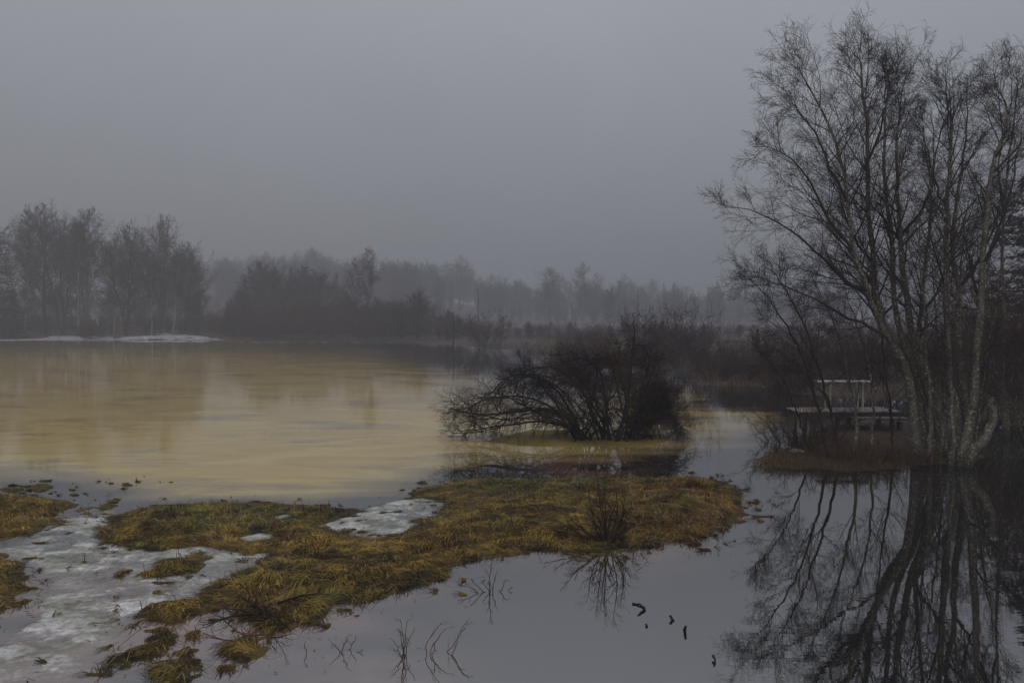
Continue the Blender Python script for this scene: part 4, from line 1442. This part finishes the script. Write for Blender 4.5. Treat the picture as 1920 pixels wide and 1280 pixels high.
# ------------------------------------------------------------------ posts and snags in the far water
for k, (px, y0, y1, d, lab) in enumerate([(850, 587, 650, 104, 'dark pole standing in the water beside the round willow shrub'),
                                          (896, 540, 615, 150, 'thin dead trunk sticking up above the round willow shrub'),
                                          (1196, 543, 612, 170, 'thin dead trunk in the fog above the tall willow shrubs'),
                                          (1072, 570, 616, 170, 'thin dead trunk in the fog above the low arching shrub')]):
    r = np.random.RandomState(k + 300)
    d = float(far(d))
    P = knobbly(spline([at_depth(px, y1 + 6, d), at_depth(px + 1, (y0 + y1) / 2, d), at_depth(px, y0, d)], 9), r, 0.05)
    b = (float(P[0, 0]), float(P[0, 1]), float(P[0, 2]))
    tr = Tubes(); tr.add(P[None], taper(9, 0.14, 0.06)[None], 6)
    B, RB = grow(P[None], taper(9, 0.1, 0.05)[None], 10, r, 0.3, 0.98, (50, 90), 0.12, 0.3, 3, 0.2, 0, 0.4, 0.4, 0.02)
    tr.add(B, RB, 3)
    o = link('snag_pole', tr.mesh('snag_pole', M_dark, b), label=lab, cat='dead tree')
    o.location = b

# ------------------------------------------------------------------ bare shrub on the grass bank and stalks in the water


def stalks(name, px, py, tips, label, cat, r0=0.009, counts=(5, 3), seed=0, z=0.0, mat=M_twig_black, lr=0.3):
    r = np.random.RandomState(seed + 400)
    b = on_plane(px, py, z)
    Ps, Rs = [], []
    for tx, ty, dy in tips:
        tip = at_depth(tx, ty, b[1] + dy)
        st_ = b + np.array([r.randn() * 0.05, r.randn() * 0.06, -0.1])
        mid = (st_ + tip) / 2 + r.randn(3) * np.linalg.norm(tip - st_) * 0.05
        Ps.append(knobbly(spline([st_, mid, tip], 9), r, 0.008))
        Rs.append(taper(9, r0, 0.003))
    Ps, Rs = np.array(Ps), np.array(Rs)
    st_ = Tubes(); st_.add(Ps, Rs, 5)
    cr = Tubes()
    B, RB = grow(Ps, Rs, counts[0], r, 0.2, 1, (20, 55), lr, 0.4, 5, 0.15, 0.03, 0.65, 0.4, 0.0025)
    cr.add(B, RB, 3)
    C, RC = grow(B, RB, counts[1], r, 0.2, 1, (25, 60), 0.5, 0.4, 3, 0.15, 0.0, 0.7, 0.6, 0.0022)
    cr.add(C, RC, 3)
    root = link(name, None, label=label, cat=cat)
    root.location = b
    link('stem', st_.mesh('stem', mat, b), root)
    link('twig_crown', cr.mesh('twig_crown', mat, b), root)


stalks('bank_shrub', 1140, 1010, [(1100, 905, .2), (1118, 885, .1), (1136, 880, 0), (1150, 890, -.2), (1165, 905, .3), (1172, 925, 0), (1090, 940, .2), (1060, 960, -.2),
                                  (1040, 975, .1), (1070, 985, -.3), (1185, 950, .2), (1125, 915, -.3), (1155, 940, .2), (1020, 990, 0), (1050, 1000, .3), (1090, 990, .4), (1175, 985, -.2), (1200, 975, .2), (1110, 975, -.4)],
       'dark bare twiggy shrub growing on the rusty end of the grass bank', 'shrub', 0.013, (11, 6), 1, 0.12)
stalks('dead_stalk', 755, 1232, [(752, 1160, 0), (762, 1165, .1), (745, 1175, -.1), (775, 1180, .1), (740, 1200, 0), (790, 1230, .1)],
       'upright clump of thin dead stalks standing in the clear water', 'plant', 0.007, (4, 3), 2)
stalks('dead_stalk', 800, 1226, [(838, 1176, .1), (828, 1168, 0), (815, 1200, -.1)], 'small forked dead twig next to the upright stalk clump', 'plant', 0.006, (4, 2), 3)
stalks('dead_stalk', 838, 1228, [(872, 1176, .1), (878, 1158, 0.2)], 'single bent dead twig slanting out of the water', 'plant', 0.006, (3, 2), 4)
stalks('dead_stalk', 925, 1110, [(922, 1050, 0), (930, 1075, .1), (905, 1090, 0), (950, 1085, .1), (880, 1085, 0), (960, 1100, .1), (860, 1095, 0)],
       'tall thin stalk and dark sprigs beside the grass tuft off the bank', 'plant', 0.007, (6, 3), 5)
stalks('dead_stalk', 640, 1222, [(668, 1195, .1), (655, 1190, 0), (620, 1200, 0), (612, 1226, .1), (680, 1216, 0)], 'low sprawl of reddish twigs in the water near the grass tuft', 'plant', 0.006, (5, 3), 6, mat=M_twig_red)
stalks('dead_stalk', 575, 1225, [(570, 1203, 0), (590, 1215, .1)], 'tiny bent stalk beside the round grass tuft', 'plant', 0.005, (2, 2), 7)
stalks('dead_stalk', 1200, 1032, [(1205, 1018, .1), (1222, 1020, .1), (1190, 1015, .0), (1215, 1010, 0)], 'small dark sprig at the waterline of the grass bank', 'plant', 0.008, (5, 3), 8)
stalks('dead_stalk', 1462, 800, [(1400, 792, .1), (1450, 790, 0), (1436, 782, -.2)], 'long thin twig arching low over the water from the islet tip', 'branch', 0.012, (4, 2), 9, 0.1)

# dead branch lying on the grass and into the water
rng = np.random.RandomState(14)
b = on_plane(480, 1150, 0.08)
Ps = [spline([on_plane(x0, y0, 0.1), on_plane((x0 + x1) / 2, (y0 + y1) / 2 - 6, 0.16), on_plane(x1, y1, 0.05)], 9) for x0, y0, x1, y1 in
      ((455, 1120, 530, 1180), (490, 1150, 380, 1172), (500, 1160, 410, 1140), (520, 1130, 620, 1112), (470, 1135, 540, 1175))]
Ps = np.array(Ps); Rs = np.tile(taper(9, 0.018, 0.006), (len(Ps), 1))
st = Tubes(); st.add(Ps, Rs, 5)
cr = Tubes()
B, RB = grow(Ps, Rs, 12, rng, 0.1, 1, (25, 60), 0.4, 0.4, 5, 0.2, 0.0, 0.6, 0.4, 0.003); cr.add(B, RB, 3)
C, RC = grow(B, RB, 4, rng, 0.1, 1, (25, 60), 0.5, 0.4, 3, 0.2, 0.0, 0.6, 0.4, 0.0025); cr.add(C, RC, 3)
root = link('fallen_branch', None, label='dark twiggy branch fallen across the near edge of the grass bank', cat='branch')
root.location = b
link('stem', st.mesh('stem', M_dark, b), root)
link('twig_crown', cr.mesh('twig_crown', M_twig_black, b), root)


def stick(px, z, r, label, name='floating_stick'):
    P = spline([on_plane(x, y, zz) for (x, y), zz in zip(px, z)], 10)
    rg = np.random.RandomState(int(px[0][0]))
    P = knobbly(P, rg, 0.004)
    b = tuple(P.mean(0))
    t = Tubes(); t.add(P[None], np.linspace(r, r * 0.7, 10)[None], 7)
    o = link(name, t.mesh(name, M_dark, b), label=label, cat='stick')
    o.location = b


stick([(1186, 1130), (1200, 1133), (1210, 1140), (1200, 1150), (1188, 1160)], [0.012, 0.016, 0.016, 0.006, -0.01], 0.014, 'bent dark stick floating on the clear water')
stick([(1266, 1168), (1261, 1161), (1257, 1154)], [-0.03, 0.01, 0.05], 0.022, 'short stub of wood breaking the surface next to the bent stick')
stick([(1283, 1182), (1284, 1178), (1286, 1174)], [-0.04, 0.03, 0.08], 0.022, 'small upright stub of wood in the water past the bent stick')
stick([(1336, 1228), (1341, 1238), (1338, 1254)], [0.04, 0.02, -0.02], 0.013, 'thin upright stick alone in the water near the tree reflections')
stick([(1211, 1170), (1213, 1174)], [0.01, 0.01], 0.015, 'tiny wood chip floating between the bent stick and the stub')

# ------------------------------------------------------------------ haze
import bmesh
bm = bmesh.new()
bmesh.ops.create_cube(bm, size=1.0)
hme = bpy.data.meshes.new('haze')
bm.to_mesh(hme); bm.free()
t = bpy.data.materials.new('fog')
t.use_nodes = True
t.node_tree.nodes.clear()
mo = t.node_tree.nodes.new('ShaderNodeOutputMaterial')
pv = t.node_tree.nodes.new('ShaderNodeVolumePrincipled')
pv.inputs['Color'].default_value = (0.60, 0.625, 0.70, 1)
pv.inputs['Density'].default_value = 0.00185
t.node_tree.links.new(pv.outputs[0], mo.inputs['Volume'])
hme.materials.append(t)
hz = link('haze', hme, kind='stuff', label='thick even fog over the whole bog')
hz.scale = (1560, 1180, 68)
hz.location = (0, 530, 68 / 2 - 2.2)
